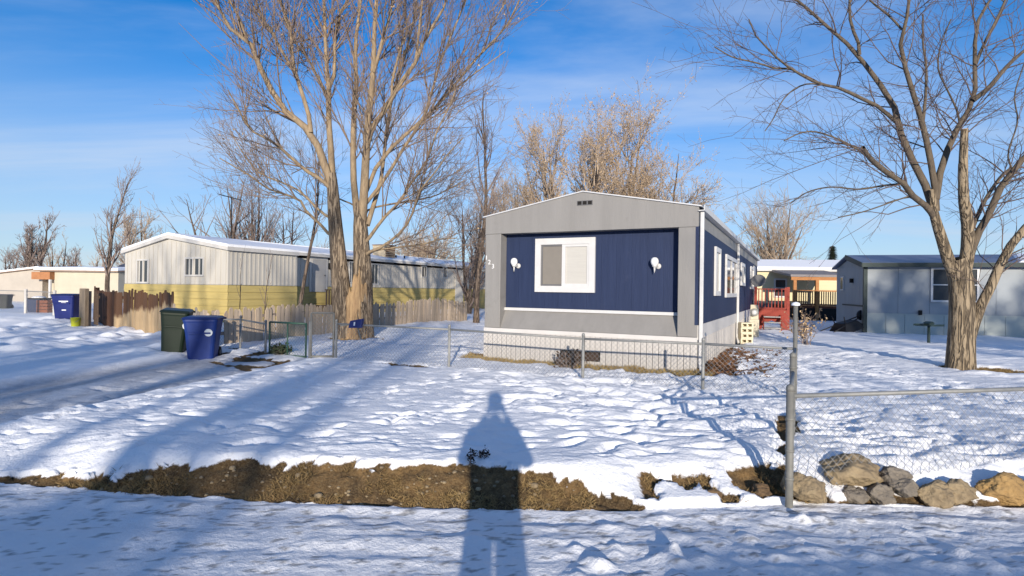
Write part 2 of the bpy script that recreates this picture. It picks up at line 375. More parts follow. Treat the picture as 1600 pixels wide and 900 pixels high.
def snow_material():
    m = bpy.data.materials.new('snowy_ground'); m.use_nodes = True; t = m.node_tree; n = t.nodes; l = t.links
    b = n['Principled BSDF']; b.inputs['Specular IOR Level'].default_value = 0.25
    at = n.new('ShaderNodeAttribute'); at.attribute_name = 'cover'; sp = n.new('ShaderNodeSeparateColor'); l.new(at.outputs['Color'], sp.inputs[0])
    tc = n.new('ShaderNodeTexCoord')
    def noise(sc, det=6, ro=.6):
        z = n.new('ShaderNodeTexNoise'); z.inputs['Scale'].default_value = sc; z.inputs['Detail'].default_value = det; z.inputs['Roughness'].default_value = ro
        l.new(tc.outputs['Object'], z.inputs['Vector']); return z.outputs[0]
    def rng_(v, a, b_, c=0., d=1.):
        r = n.new('ShaderNodeMapRange'); r.inputs[1].default_value = a; r.inputs[2].default_value = b_; r.inputs[3].default_value = c; r.inputs[4].default_value = d
        l.new(v, r.inputs[0]); return r.outputs[0]
    def mix(f, a, b_):
        x = n.new('ShaderNodeMixRGB')
        for i, v in ((0, f), (1, a), (2, b_)):
            if isinstance(v, tuple): x.inputs[i].default_value = v
            else: l.new(v, x.inputs[i])
        return x.outputs[0]
    snow = mix(rng_(noise(5), .3, .7), (.86, .87, .90, 1), (.92, .925, .94, 1))
    sl = mix(rng_(noise(9, 8, .7), .3, .7), (.27, .28, .31, 1), (.52, .53, .56, 1))  # slush grey, darkened and blued to paint the shade on the lane
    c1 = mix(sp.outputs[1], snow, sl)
    gr = mix(rng_(noise(40, 4), .35, .65), (.07, .065, .06, 1), (.30, .29, .28, 1))
    c2 = mix(rng_(sp.outputs[2], 0, 1, 0, .85), c1, gr)
    d1 = mix(rng_(noise(14, 9, .75), .32, .68), (.060, .036, .017, 1), (.27, .165, .070, 1))
    d2 = mix(rng_(noise(60, 4, .7), .45, .75, 0, .5), mix(rng_(noise(3.2, 5, .6), .42, .62, 0, .8), d1, (.045, .030, .018, 1)), (.34, .25, .13, 1))
    a = n.new('ShaderNodeMath'); a.operation = 'ADD'; l.new(sp.outputs[0], a.inputs[0])
    l.new(rng_(noise(22, 6, .7), 0, 1, -.28, .28), a.inputs[1])
    dm = rng_(a.outputs[0], .42, .58)
    l.new(mix(dm, c2, d2), b.inputs['Base Color'])
    l.new(rng_(dm, 0, 1, .62, .95), b.inputs['Roughness'])
    bp = n.new('ShaderNodeBump'); bp.inputs['Distance'].default_value = .04; bp.inputs['Strength'].default_value = .55
    l.new(noise(26, 6, .65), bp.inputs['Height'])
    bp2 = n.new('ShaderNodeBump'); bp2.inputs['Distance'].default_value = .015; l.new(dm, bp2.inputs['Strength'])
    l.new(noise(75, 5, .7), bp2.inputs['Height']); l.new(bp.outputs[0], bp2.inputs['Normal']); l.new(bp2.outputs[0], b.inputs['Normal'])
    return m
M_SNOWG = snow_material()
COVER = np.stack([DM, slush_shade, grit, np.ones_like(DM)], -1).reshape(-1, 4).astype(np.float32)
FC = V[Fq].mean(1); FSD = FC[:, 1] - kerb_y(FC[:, 0])
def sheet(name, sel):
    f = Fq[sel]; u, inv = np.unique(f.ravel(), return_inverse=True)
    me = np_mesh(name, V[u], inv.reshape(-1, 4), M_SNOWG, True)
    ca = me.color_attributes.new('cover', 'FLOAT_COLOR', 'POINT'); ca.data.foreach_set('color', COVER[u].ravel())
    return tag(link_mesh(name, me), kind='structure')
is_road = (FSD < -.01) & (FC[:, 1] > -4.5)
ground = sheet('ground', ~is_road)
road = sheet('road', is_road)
def gz(x, y):
    """height of the built ground"""
    i = int(np.clip(np.searchsorted(xs, x) - 1, 0, nx - 2)); j = int(np.clip(np.searchsorted(ys, y) - 1, 0, ny - 2))
    fx = (x - xs[i]) / (xs[i + 1] - xs[i]); fy = (y - ys[j]) / (ys[j + 1] - ys[j])
    return float((H[j, i] * (1 - fx) + H[j, i + 1] * fx) * (1 - fy) + (H[j + 1, i] * (1 - fx) + H[j + 1, i + 1] * fx) * fy)
# ================================================================== MAIN TRAILER
M_GREY = mat('grey_paint', (.235, .226, .216), .6, .10, 1.4, (2, 2, .25), .2, 30, wear=((.15, .14, .13), 1.3, .60))
M_BLUE = mat('navy_paint', (.012, .022, .062), .65, .25, 2.2, (5, 5, .35), .25, 16, col2=(.019, .032, .082), wear=((.034, .045, .092), 2.2, .62))
M_WHITE = mat('white_trim', (.56, .555, .55), .5, .06, 4)
M_SKIRT = mat('white_skirting', (.50, .475, .45), .55, .10, 2.0, (3, 3, .6), .1, 20, wear=((.33, .29, .23), 2.4, .56))
M_BELT = mat('white_belt', (.56, .54, .52), .55, .07, 2)
M_SNOW = mat('snow', (.88, .885, .91), .6, .03, 4, bump=.3, bscale=12)
M_GLASSD = mat('dark_glass', (.02, .022, .026), .06, .2, 2, spec=.6)
M_SCREEN = mat('insect_screen', (.20, .18, .155), .5, .06, 6, spec=.4)
M_BLIND = mat('window_blind', (.48, .46, .42), .25, .05, 1.5, (1, 1, 25), spec=.5)
M_DARK = mat('dark_void', (.016, .014, .013), .9, .3, 5)
M_VENT = mat('vent_grey', (.13, .13, .135), .6)
M_ROOFW = mat('white_roof_metal', (.55, .55, .56), .45, .06, 2)
TL, TW = 16.4, 4.28
tr = thing('mobile_home', (TR['p'][0], TR['p'][1], 0), TR['rz'],
           'navy and grey single-wide mobile home numbered 123 with white window frames', 'mobile home')
ZS, ZF, ZE, ZA, ZT = .67, 2.615, 2.97, 3.36, 1.09      # skirt top, fascia foot, eave, apex, sill trim
RC = .26                                              # depth of the recessed front
CWL, CWR = .36, .345                                  # column widths
b = MB(); b.box(-TW + .06, -.06, RC + .05, TL, .05, ZE - .12); b.build('core', M_GREY, tr)
# gable fascia over the recess, one piece following the roof
p = MB(); p.prism([(-TW, ZF), (0, ZF), (0, ZE), (-TW / 2, ZA), (-TW, ZE)], 1, 0, RC + .04); p.build('gable', M_GREY, tr)
for x0, x1 in ((-TW, -TW + CWL), (-CWR, 0)):
    p = MB(); p.box(x0, x1, .004, RC + .04, ZS, ZF - .003); p.build('column', M_GREY, tr, bevel=.012)
p = MB(); p.prism([(.03, ZS), (RC + .04, ZS), (RC + .04, ZT - .06), (RC - .01, ZT - .06)], 0, -TW + CWL + .002, -CWR - .002); p.build('apron', M_GREY, tr)
p = MB(); p.box(-TW + CWL - .0, -CWR, RC - .05, RC + .04, ZT - .058, ZT); p.build('sill_trim', M_WHITE, tr)
xa = -TW + CWL + .004; nb = 12; wb = (TW - CWL - CWR - .008) / nb
for i in range(nb):
    p = MB(); p.box(xa + i * wb + .001, xa + (i + 1) * wb - .001, RC, RC + .04, ZT + .002, ZF + .05)
    p.build('siding_board', M_BLUE, tr)
# front window
ff = face_front(RC)
a = on_local(tr, 838, 373.5, 1, RC); c = on_local(tr, 930, 457.5, 1, RC)
w_ = MB(); u0, u1, z0, z1 = a.x, c.x, c.z, a.z; fw = .125
mbox(w_, ff, u0, u1, .002, .05, z1 - fw, z1); mbox(w_, ff, u0, u1, .002, .05, z0, z0 + fw)
mbox(w_, ff, u0, u0 + fw, .002, .05, z0 + fw, z1 - fw); mbox(w_, ff, u1 - fw, u1, .002, .05, z0 + fw, z1 - fw)
fr = w_.build('window', M_WHITE, tr)
um = u0 + fw + (u1 - u0 - 2 * fw) * .475
p = MB(); mbox(p, ff, u0 + fw + .035, um - .03, .004, .012, z0 + fw + .035, z1 - fw - .035); p.build('insect_screen', M_SCREEN, fr)
p = MB(); mbox(p, ff, um + .045, u1 - fw - .04, .004, .010, z0 + fw + .05, z1 - fw - .05); p.build('pane', M_BLIND, fr)
p = MB()
for (q0, q1, q2, q3) in ((u0 + fw, um - .03, z1 - fw - .035, z1 - fw), (u0 + fw, um - .03, z0 + fw, z0 + fw + .035), (u0 + fw, u0 + fw + .035, z0 + fw + .035, z1 - fw - .035)):
    mbox(p, ff, q0, q1, .003, .025, q2, q3)
p.build('screen_frame', M_VENT, fr)
p = MB()
for (q0, q1, q2, q3) in ((um - .03, u1 - fw, z1 - fw - .05, z1 - fw), (um - .03, u1 - fw, z0 + fw, z0 + fw + .05), (um - .03, um + .045, z0 + fw + .05, z1 - fw - .05), (u1 - fw - .04, u1 - fw, z0 + fw + .05, z1 - fw - .05)):
    mbox(p, ff, q0, q1, .003, .035, q2, q3)
p.build('sash', M_WHITE, fr)
# wall lamps
M_GLOBE = mat('frosted_globe', (.78, .78, .78), .25, .03, 5, spec=.5)
for px, py in ((808, 411), (1026, 411)):
    q = on_local(tr, px, py, 1, RC)
    g = MB(); g.lathe([(.001, .10), (.035, .095), (.062, .07), (.074, .03), (.070, -.01), (.052, -.045), (.03, -.06)], 14, (q.x - .01, RC - .12, q.z)); lamp = g.build('wall_lamp', M_GLOBE, tr, True)
    g = MB(); g.cyl((q.x + .035, RC - .001, q.z - .06), (q.x + .035, RC - .03, q.z - .06), .055, .05, 14); g.cyl((q.x + .03, RC - .03, q.z - .06), (q.x, RC - .12, q.z - .07), .016, .016, 8)
    g.lathe([(.045, -.055), (.05, -.066), (.03, -.075), (.018, -.10), (.016, -.13), (.003, -.19)], 10, (q.x - .01, RC - .12, q.z)); g.build('bracket', M_WHITE, lamp, True)
# house number 123 stepping down the left column
M_NUM = mat('number_white', (.75, .75, .75), .5)
for ch, px, py in (('1', 760.2, 403.2), ('2', 764.8, 410), ('3', 770.4, 416.5)):
    q = on_local(tr, px, py, 1, 0)
    cu = bpy.data.curves.new('digit', 'FONT'); cu.body = ch; cu.size = .135; cu.extrude = .006; cu.align_x = 'CENTER'; cu.align_y = 'CENTER'
    tmp = bpy.data.objects.new('digit_curve', cu); COL.objects.link(tmp)
    dg = bpy.context.evaluated_depsgraph_get(); me = bpy.data.meshes.new_from_object(tmp.evaluated_get(dg))
    bpy.data.objects.remove(tmp); bpy.data.curves.remove(cu)
    me.transform(Matrix.Translation((q.x, -.004, q.z)) @ Matrix.Rotation(math.radians(90), 4, 'X'))
    me.materials.clear(); me.materials.append(M_NUM); link_mesh('house_number', me, tr)
# gable vent
q0 = on_local(tr, 902, 314, 1, 0); q1 = on_local(tr, 926, 320, 1, 0)
p = MB(); p.box(q0.x, q1.x, -.012, .003, q1.z, q0.z); vt = p.build('gable_vent', M_VENT, tr)
for i in range(3):
    wv = (q1.x - q0.x) / 3
    p = MB(); p.box(q0.x + i * wv + .012, q0.x + (i + 1) * wv - .012, -.016, -.0125, q1.z + .012, q0.z - .012); p.build('louvre', M_DARK, vt)
# roof
for sgn in (0, 1):
    x0, x1 = ((-TW - .05, -TW / 2), (-TW / 2, .05))[sgn]; za, zb = ((ZE - .01, ZA), (ZA, ZE - .01))[sgn]
    p = MB(); p.hexa([(x0, -.03, za), (x1, -.03, zb), (x1, TL + .1, zb), (x0, TL + .1, za)], [(x0, -.03, za + .022), (x1, -.03, zb + .022), (x1, TL + .1, zb + .022), (x0, TL + .1, za + .022)])
    p.build('roof', M_ROOFW, tr)
p = MB(); p.cyl((-.35, 2.0, ZE + .03), (-.35, 2.0, ZE + .20), .05, .05, 10); p.lathe([(.075, .18), (.075, .22), (.01, .25)], 10, (-.35, 2.0, ZE)); p.build('roof_vent_pipe', M_VENT, tr, True)
# skirting: separate upright panels
def skirt(parent, m, u0, u1, z0, z1, step, material, name='skirt_panel'):
    n = max(1, int(round((u1 - u0) / step))); st = (u1 - u0) / n
    p = MB(); mbox(p, m, 0.0, st - .012, .0, .016, z0, z1); mbox(p, m, st * .42, st * .56, .016, .026, z0, z1)
    me = p.mesh(name, material)
    for i in range(n):
        o = link_mesh(name, me, parent); o.location = m(u0 + i * st, 0, 0)
    return me
fs = face_front(-.012)
def fskirt(u0, u1, z0, z1):
    n = max(1, int(round((u1 - u0) / .107))); st = (u1 - u0) / n
    p = MB(); p.box(0, st - .010, -.014, 0, z0, z1); p.box(st * .4, st * .55, -.023, -.0142, z0, z1); me = p.mesh('skirt_panel', M_SKIRT)
    for i in range(n):
        o = link_mesh('skirt_panel', me, tr); o.location = (u0 + i * st, .0, 0)
hA = on_local(tr, 876, 546, 1, 0); hB = on_local(tr, 938, 572, 1, 0)
HX0, HX1, HZ0, HZ1 = hA.x, hB.x, max(.12, hB.z), hA.z
fskirt(-TW, HX0, -.1, .585); fskirt(HX1, -.0, -.1, .585); fskirt(HX0, HX1, HZ1, .585); fskirt(HX0, HX1, -.1, HZ0)
p = MB(); p.box(-TW, 0, -.02, .03, .588, ZS - .003); p.build('belt', M_BELT, tr)
p = MB(); p.box(-TW + .02, -.02, .012, .055, -.1, .586); p.build('skirt_backing', M_DARK, tr)
M_BOARD = mat('weathered_brown_board', (.050, .030, .020), .8, .3, 5, (1, 1, 6), .4)
p = MB(); p.hexa([(HX0 + .30, -.05, HZ0 - .02), (HX1 - .02, -.03, HZ0 + .02), (HX1 - .02, -.015, HZ0 + .02), (HX0 + .30, -.03, HZ0 - .02)],
                 [(HX0 + .18, -.04, HZ1 - .08), (HX1 - .04, -.02, HZ1 + .01), (HX1 - .04, -.005, HZ1 + .01), (HX0 + .18, -.02, HZ1 - .08)]); p.build('loose_board', M_BOARD, tr)
# right-hand long wall
M_GREYS = M_GREY
n = 41; st = TL / n
pb = MB(); pb.box(-.05, .003, .002, st - .003, .885, 2.63); meb = pb.mesh('siding_board', M_BLUE)
for i in range(n):
    o = link_mesh('siding_board', meb, tr); o.location = (0, i * st + (RC + .045 if i == 0 else 0) * 0, 0)
p = MB(); p.box(-.05, .004, RC + .045, TL, 2.633, ZE - .025); p.build('eave_band', M_GREY, tr)
p = MB(); p.box(-.05, .012, .03, TL, .625, .882); p.build('belt', M_BELT, tr)
n = 54; st = TL / n
pb = MB(); pb.box(-.03, -.004, 0, st - .014, -.1, .622); pb.box(-.004, .004, st * .4, st * .5, -.1, .622); mes = pb.mesh('skirt_panel', M_SKIRT)
for i in range(n):
    o = link_mesh('skirt_panel', mes, tr); o.location = (0, i * st, 0)
p = MB(); p.box(-.055, -.031, .06, TL, -.1, .622); p.build('skirt_backing', M_DARK, tr)
p = MB(); p.prism([(.0, ZE - .09), (.10, ZE - .085), (.11, ZE + .01), (.095, ZE + .01), (.09, ZE - .07), (.0, ZE - .075)], 1, -.04, TL); p.build('gutter', M_WHITE, tr)
def spout(y):
    p = MB(); p.box(.022, .085, y - .035, y + .035, .16, ZE - .10); p.bar((.055, y, .20), (.10, y - .16, .06), .07, .06); p.build('downspout', M_WHITE, tr, bevel=.01)
spout(.06); spout(6.95)
fr_ = face_right(.002)
for (x0, y0, x1, y1, mu) in ((1116, 385, 1123, 462, ()), (1133, 397, 1149, 464, (.5,)), (1157, 410, 1162.5, 447, ()), (1172, 416, 1176, 452, ())):
    a = on_local(tr, x0, y0, 0, 0); c = on_local(tr, x1, y1, 0, 0)
    window(tr, fr_, a.y, c.y, c.z, a.z, .10, M_WHITE, M_GLASSD if mu else M_BLIND, mu, (), .045)
# side door beyond the landing
p = MB(); p.box(.004, .04, 13.7, 14.6, .95, 2.55); dr = p.build('door', M_WHITE, tr); p = MB(); p.box(.042, .07, 13.8, 13.85, 1.7, 1.75); p.build('handle', M_VENT, dr)
# left-hand long wall
p = MB(); p.box(-TW, -TW + .05, RC + .05, TL, .60, ZE - .03); p.build('side_wall', M_BLUE, tr)
p = MB(); p.box(-TW + .002, -TW + .04, .06, TL, -.1, .598); p.build('skirt_side', M_SKIRT, tr)
# electric meter box, gas regulator and pedestal by the side wall
M_MET = mat('meter_grey', (.30, .30, .28), .5, .1)
M_CREAM = mat('cream_enamel', (.55, .50, .38), .5, .1)
q = Vector((0, 9.6, 0))
mt = thing('utility_pedestal', tr.matrix_basis @ Vector((.33, q.y, 0)), TR['rz'], 'cream utility pedestal with round meter beside the navy wall', 'meter')
p = MB(); p.box(-.14, .14, -.1, .1, -.05, .62); p.prism([(-.09, .62), (.09, .62), (.09, .98), (-.09, 1.10)], 0, -.12, .12); p.build('cabinet', M_CREAM, mt, bevel=.015)
p = MB(); p.cyl((0, -.091, .85), (0, -.20, .85), .13, .12, 16); g_ = p.build('meter', M_MET, mt, True); p = MB(); p.cyl((0, -.201, .85), (0, -.23, .85), .08, .07, 14); p.build('dial', M_WHITE, g_, True)
# stacked concrete blocks
M_CONC = mat('cream_concrete_block', (.58, .52, .38), .9, .12, 9, bump=.4, bscale=60)
q = on_z(1164, 538, .02); BH, BW, BD = .148, .33, .30
for k in range(4):
    blk = thing('concrete_block', (q.x, q.y, gz(q.x, q.y) - .01 + k * BH), math.radians(-4 + 3 * (k % 2)),
                'cream concrete block, %s of the stack beside the navy trailer' % ('bottom', 'second from bottom', 'third from bottom', 'top')[k], 'block', 'concrete blocks stacked by the trailer wall')
    p = MB(); t_ = .038
    p.box(-BW / 2, BW / 2, -BD / 2, BD / 2, 0, t_); p.box(-BW / 2, BW / 2, -BD / 2, BD / 2, BH - t_, BH - .002)
    for x in (-BW / 2 + t_ / 2, 0, BW / 2 - t_ / 2): p.box(x - t_ / 2, x + t_ / 2, -BD / 2 + .001, BD / 2 - .001, t_, BH - t_)
    p.build('shell', M_CONC, blk); p = MB(); p.box(-BW / 2 + .03, BW / 2 - .03, BD / 2 - .12, BD / 2 - .11, .03, BH - .03); p.build('web', M_CONC, blk)
# red landing with steps at the side door
M_RED = mat('red_deck_stain', (.22, .030, .020), .65, .25, 4, (1, 1, 1), .2, 25, col2=(.31, .055, .035))
ld = thing('entry_landing', tr.matrix_basis @ Vector((.74, 13.6, 0)), TR['rz'] + math.radians(4), 'red stained wooden landing with railing and steps beside the navy wall', 'deck')
for i in range(8):
    p = MB(); p.box(-.62, .52, .02 + i * .165, .16 + i * .165, .84, .88); p.build('deck_board', M_RED, ld)
for x, y in ((-.62, 0), (.52, 0), (-.62, 1.35), (.52, 1.35)):
    p = MB(); p.box(x - .05, x + .05, y - .05, y + .05, -.1, 1.72); p.build('post', M_RED, ld)
for x in (-.62 + .11 + .115 * i for i in range(9)):
    p = MB(); p.box(x - .018, x + .018, -.018, .018, .93, 1.62); p.build('baluster', M_RED, ld)
p = MB(); p.box(-.57, .47, -.045, .045, 1.621, 1.66); p.build('handrail', M_RED, ld)
p = MB(); p.box(-.57, .47, -.03, .03, .89, .928); p.build('bottom_rail', M_RED, ld)
p = MB(); p.box(-.67, .57, -.06, -.02, .64, .838); p.build('rim_board', M_RED, ld)
p = MB(); p.prism([(-.67, .02), (-.42, .02), (-.34, .30), (-.05, .44), (.26, .30), (.30, .02), (.57, .02), (.57, .635), (-.67, .635)], 1, -.052, -.024); p.build('arched_skirt', M_RED, ld)
for k in range(3):
    p = MB(); p.box(-.33, .25, -.35 - .26 * (2 - k), -.10 - .26 * (2 - k), .16 + .2 * k, .20 + .2 * k); p.build('step', mat('grey_step', (.32, .31, .30), .8), ld)
p = MB()
for x in (-.34, .26): p.bar((x, -.90, .0), (x, -.08, .60), .04, .16)
p.build('stringer', M_RED, ld)
# dish on the far wall
p = MB(); p.lathe([(.005, 0), (.12, .012), (.22, .05), (.25, .085), (.235, .085), (.0051, .015)], 18); 
q = on_local(tr, 1183, 440, 0, .25)
ds = p.build('satellite_dish', mat('dish_grey', (.14, .14, .145), .5), None, True); ds.matrix_basis = tr.matrix_basis @ Matrix.Translation((.30, q.y, q.z)) @ Matrix.Rotation(math.radians(65), 4, 'X')
tag(ds, 'small dark satellite dish on the far end of the navy wall', 'satellite dish')
p = MB(); p.bar((0, 0, 0), (0, .1, -.34), .03); p.build('mount_arm', M_VENT, ds)
# ================================================================== YELLOW AND WHITE NEIGHBOUR
M_WSID = mat('white_ribbed_siding', (.50, .47, .415), .55, .08, 1.2, (2, 2, .4), .1, 12, wear=((.40, .37, .32), 1.7, .58))
M_YEL = mat('yellow_clapboard', (.46, .36, .135), .7, .14, 1.5, (.5, .5, 6), .15, 12)
M_WFASC = mat('weathered_white_fascia', (.52, .50, .47), .6, .1, 2)
M_DGLASS = mat('tinted_glass', (.045, .05, .055), .08, .3, 1.5, spec=.6)
M_BRWN = mat('brown_weathered_wood', (.10, .068, .048), .85, .3, 4, (1, 1, 8), .3)
def clapboards(parent, m, u0, u1, z0, z1, n, material=M_YEL):
    st = (z1 - z0) / n
    for i in range(n):
        a = [m(u0, .004, z0 + i * st), m(u1, .004, z0 + i * st), m(u1, .004, z0 + (i + 1) * st - .008), m(u0, .004, z0 + (i + 1) * st - .008)]
        o_ = [m(u0, .036, z0 + i * st), m(u1, .036, z0 + i * st), m(u1, .012, z0 + (i + 1) * st - .008), m(u0, .012, z0 + (i + 1) * st - .008)]
        p = MB(); p.hexa(a, o_); p.build('clapboard', material, parent)
def ribs(parent, m, u0, u1, z0, ztop, step, material, name='ribbed_siding'):
    p = MB(); n = int((u1 - u0) / step)
    for i in range(n):
        u = u0 + (i + .5) * (u1 - u0) / n; zt = ztop(u) if callable(ztop) else ztop
        mbox(p, m, u - step * .16, u + step * .16, .003, .016, z0, zt)
    return p.build(name, material, parent)
YW, YL, YB, YS = 6.6, 26.0, 3.25, 1.25
yh = thing('mobile_home', (-10.6, 21.0, 0), TR['rz'], 'white over yellow mobile home with low snowy gable behind the picket fence', 'mobile home')
ZD, ZYE, ZYA = 1.50, 2.78, 3.30
p = MB(); p.box(-YW + .02, -.04, .04, YB, -.2, ZYE); p.box(-YW + .02, -YS - .04, YB, YL, -.2, ZYE); p.build('core', M_WSID, yh)
p = MB(); p.prism([(-YW, ZD), (0, ZD), (0, ZYE), (-YW * .54, ZYA), (-YW, ZYE)], 1, 0, .05); p.build('gable_wall', M_WSID, yh)
ff = face_front(0.0); fr1 = face_right(0.0); fr2 = face_right(-YS)
p = MB(); p.box(-.04, 0, .05, YB, ZD, ZYE); p.build('side_wall', M_WSID, yh)
p = MB(); p.box(-YS - .04, -YS, YB, YL, ZD, ZYE); p.build('side_wall', M_WSID, yh)
ribs(yh, ff, -YW, 0, ZD + .01, lambda u: ZYE - .02 + (ZYA - ZYE) * max(0, 1 - abs(u + YW * .54) / (YW * (.54 if u > -YW * .54 else .46))) - .03, .30, M_WSID)
ribs(yh, fr1, 0.05, YB, ZD + .01, ZYE - .02, .20, M_WSID); ribs(yh, fr2, YB, YL, ZD + .01, ZYE - .02, .25, M_WSID)
clapboards(yh, ff, -YW, .03, -.1, ZD - .01, 6); clapboards(yh, fr1, 0.0, YB, -.1, ZD - .01, 6); clapboards(yh, fr2, YB, YL, -.1, ZD - .01, 6)
# roof with its snow
xm = -YW * .54
for (x0, z0, x1, z1) in ((-YW - .12, ZYE - .02, xm, ZYA + .03), (xm, ZYA + .03, .12, ZYE + .0)):
    for nm, mt_, a_, b_, e in (('roof', M_WFASC, .0, .14, 0), ('roof_snow', M_SNOW, .142, .235, .03)):
        p = MB(); p.hexa([(x0 + e, -.12 + e, z0 + a_), (x1 - e * (x1 > 0), -.12 + e, z1 + a_), (x1 - e * (x1 > 0), YB if x1 > 0 else YL, z1 + a_), (x0 + e, YB if x1 > 0 else YL, z0 + a_)],
                         [(x0 + e, -.12 + e, z0 + b_), (x1 - e * (x1 > 0), -.12 + e, z1 + b_), (x1 - e * (x1 > 0), YB if x1 > 0 else YL, z1 + b_), (x0 + e, YB if x1 > 0 else YL, z0 + b_)])
        p.build(nm, mt_, yh)
x1 = -YS + .25
for nm, mt_, a_, b_, e in (('roof', M_WFASC, .0, .13, 0), ('roof_snow', M_SNOW, .132, .20, .05)):
    z0_, z1_ = ZYA + .03, ZYE - .02 + .12
    p = MB(); p.hexa([(xm, YB + .003, z0_ + a_), (x1 - e, YB + .003, z1_ + a_), (x1 - e, YL, z1_ + a_), (xm, YL, z0_ + a_)], [(xm, YB + .003, z0_ + b_), (x1 - e, YB + .003, z1_ + b_), (x1 - e, YL, z1_ + b_), (xm, YL, z0_ + b_)]); p.build(nm, mt_, yh)
# windows on the gable
for (x0, y0, x1, y1, mu) in ((215, 405, 234, 443, (.5,)), (290, 402, 320, 432, (.42,))):
    a = on_local(yh, x0, y0, 1, 0); c = on_local(yh, x1, y1, 1, 0); window(yh, ff, a.x, c.x, c.z, a.z, .07, M_WFASC, M_DGLASS, mu, (), .06)
# door and windows of the set-back wall
def sb(px, py): return on_local(yh, px, py, 0, -YS)
a = sb(483, 401); c = sb(510, 456)
p = MB(); mbox(p, fr2, a.y, c.y, .02, .06, c.z, a.z); dfr = p.build('door_frame', M_WFASC, yh)
w_ = (c.y - a.y); p = MB(); mbox(p, fr2, a.y + .12 * w_, c.y - .12 * w_, .061, .085, c.z, a.z - .10); d_ = p.build('door', mat('grey_door', (.36, .35, .34), .6), dfr)
p = MB(); mbox(p, fr2, c.y - .22 * w_, c.y - .18 * w_, .086, .13, c.z + .75, c.z + .82); p.build('handle', M_VENT, d_)
a = sb(513, 411); c = sb(518, 421); p = MB(); mbox(p, fr2, a.y, c.y, .02, .16, c.z, a.z); p.build('porch_lamp', M_DARK, yh)
for (x0, y0, x1, y1) in ((576, 411, 591, 445), (658, 415, 666, 434), (691.5, 417, 698, 435), (545, 408, 556, 443)):
    a = sb(x0, y0); c = sb(x1, y1); window(yh, fr2, a.y, c.y, c.z, a.z, .06, M_WFASC, M_DGLASS, (), (), .05)
a = sb(710.5, 433); c = sb(722, 476); p = MB(); mbox(p, fr2, a.y, c.y, .038, .06, -.0, a.z); p.build('panel_door', M_WSID, yh)
a = sb(713, 418); c = sb(720, 422); p = MB(); mbox(p, fr2, a.y, c.y, .018, .05, c.z, a.z); p.build('wall_vent', M_VENT, yh)
# porch
q = sb(484, 470); 
p = MB(); p.box(-YS + .04, -YS + 1.25, q.y - .2, q.y + 2.1, .55, .62); p.build('porch_deck', M_BRWN, yh)
for i in range(15):
    y = q.y - .2 + i * .165; p = MB(); p.box(-YS + 1.19, -YS + 1.23, y, y + .06, .40, 1.32); p.build('baluster', M_BRWN, yh)
p = MB(); p.box(-YS + 1.17, -YS + 1.25, q.y - .25, q.y + 2.2, 1.322, 1.37); p.build('porch_rail', M_BRWN, yh)
# vent pipes and masts
for px in (638, 651):
    q = sb(px, 400); p = MB(); p.cyl((-YS - .9, q.y, 3.0), (-YS - .9, q.y, 3.42), .045, .045, 8); p.build('vent_pipe', M_DARK, yh)
sc = thing('swamp_cooler', yh.matrix_basis @ Vector((-YS - 1.0, on_local(yh, 600, 386, 0, -YS - 1.0).y, 3.05)), TR['rz'], 'boxy rusty swamp cooler on the yellow trailer roof', 'cooler')
p = MB(); p.box(-.45, .45, -.45, .45, .05, .85); p.build('housing', mat('rusty_tan_metal', (.48, .40, .28), .7, .2, 3), sc, bevel=.02)
for i in range(6):
    p = MB(); p.box(.452, .475, -.40, .40, .14 + i * .11, .19 + i * .11); p.build('louvre', mat('rust', (.16, .07, .035), .8, .3), sc)
p = MB(); p.box(-.48, .48, -.48, .48, .852, .89); p.build('lid', mat('rust_lid', (.20, .09, .05), .8, .3), sc); p = MB(); p.box(-.4, .4, -.4, .4, -.2, .048); p.build('curb', M_WFASC, sc)
q = at_y(361, 372, 26.5)
an = thing('tv_antenna', (q.x, q.y, 2.9), 0, 'thin dark aerial mast standing on the yellow trailer roof', 'antenna')
p = MB(); p.cyl((0, 0, 0), (0, 0, 2.75), .028, .022, 6); p.build('mast', M_DARK, an)
p = MB(); p.cyl((-.55, 0, 2.85), (.42, .1, 2.62), .022, .022, 5); p.build('boom', M_DARK, an)
for i in range(5):
    p = MB(); x = -.5 + i * .22; z = 2.84 - .235 * (x + .55); p.cyl((x, -.35 + .03 * i, z), (x, .35 - .03 * i, z), .012, .012, 5); p.build('element', M_DARK, an)

# ================================================================== BLUE-GREY HOUSE ON THE RIGHT
M_BG = mat('blue_grey_siding', (.29, .315, .335), .65, .08, 1.5, (1, 1, .5))
M_BGS = mat('pale_green_skirting', (.40, .43, .40), .65, .06, 1.5)
M_BROOF = mat('blue_metal_roof', (.13, .155, .23), .5, .15, 1.2, (1, 1, 1), spec=.4)
M_DGRN = mat('dark_green_trim', (.025, .04, .04), .6, .2, 2)
RZ2 = math.atan2(-.31, .95)
rh = thing('mobile_home', (13.2, 21.1, 0), RZ2, 'blue-grey mobile home with blue metal roof and dark trim on the right', 'mobile home')
LR, DRr = 11.0, 4.4
p = MB(); p.box(.02, LR, .02, DRr, -.2, 2.62); p.build('core', M_BG, rh)
p = MB(); p.prism([(.02, 2.62), (DRr, 2.62), (DRr / 2, 2.98)], 0, .02, LR); p.build('gable_core', M_BG, rh)
for i in range(11):
    p = MB(); p.box(.10 + i * .99, .10 + (i + 1) * .99 - .008, -.006, .018, .80, 2.62); p.build('siding_panel', M_BG, rh)
for i in range(18):
    p = MB(); p.box(.10 + i * .605, .10 + (i + 1) * .605 - .01, -.02, .016, -.15, .78); p.build('skirt_panel', M_BGS, rh)
p = MB(); p.box(.1, LR, -.032, .0, .76, .80); p.build('belt', M_BGS, rh)
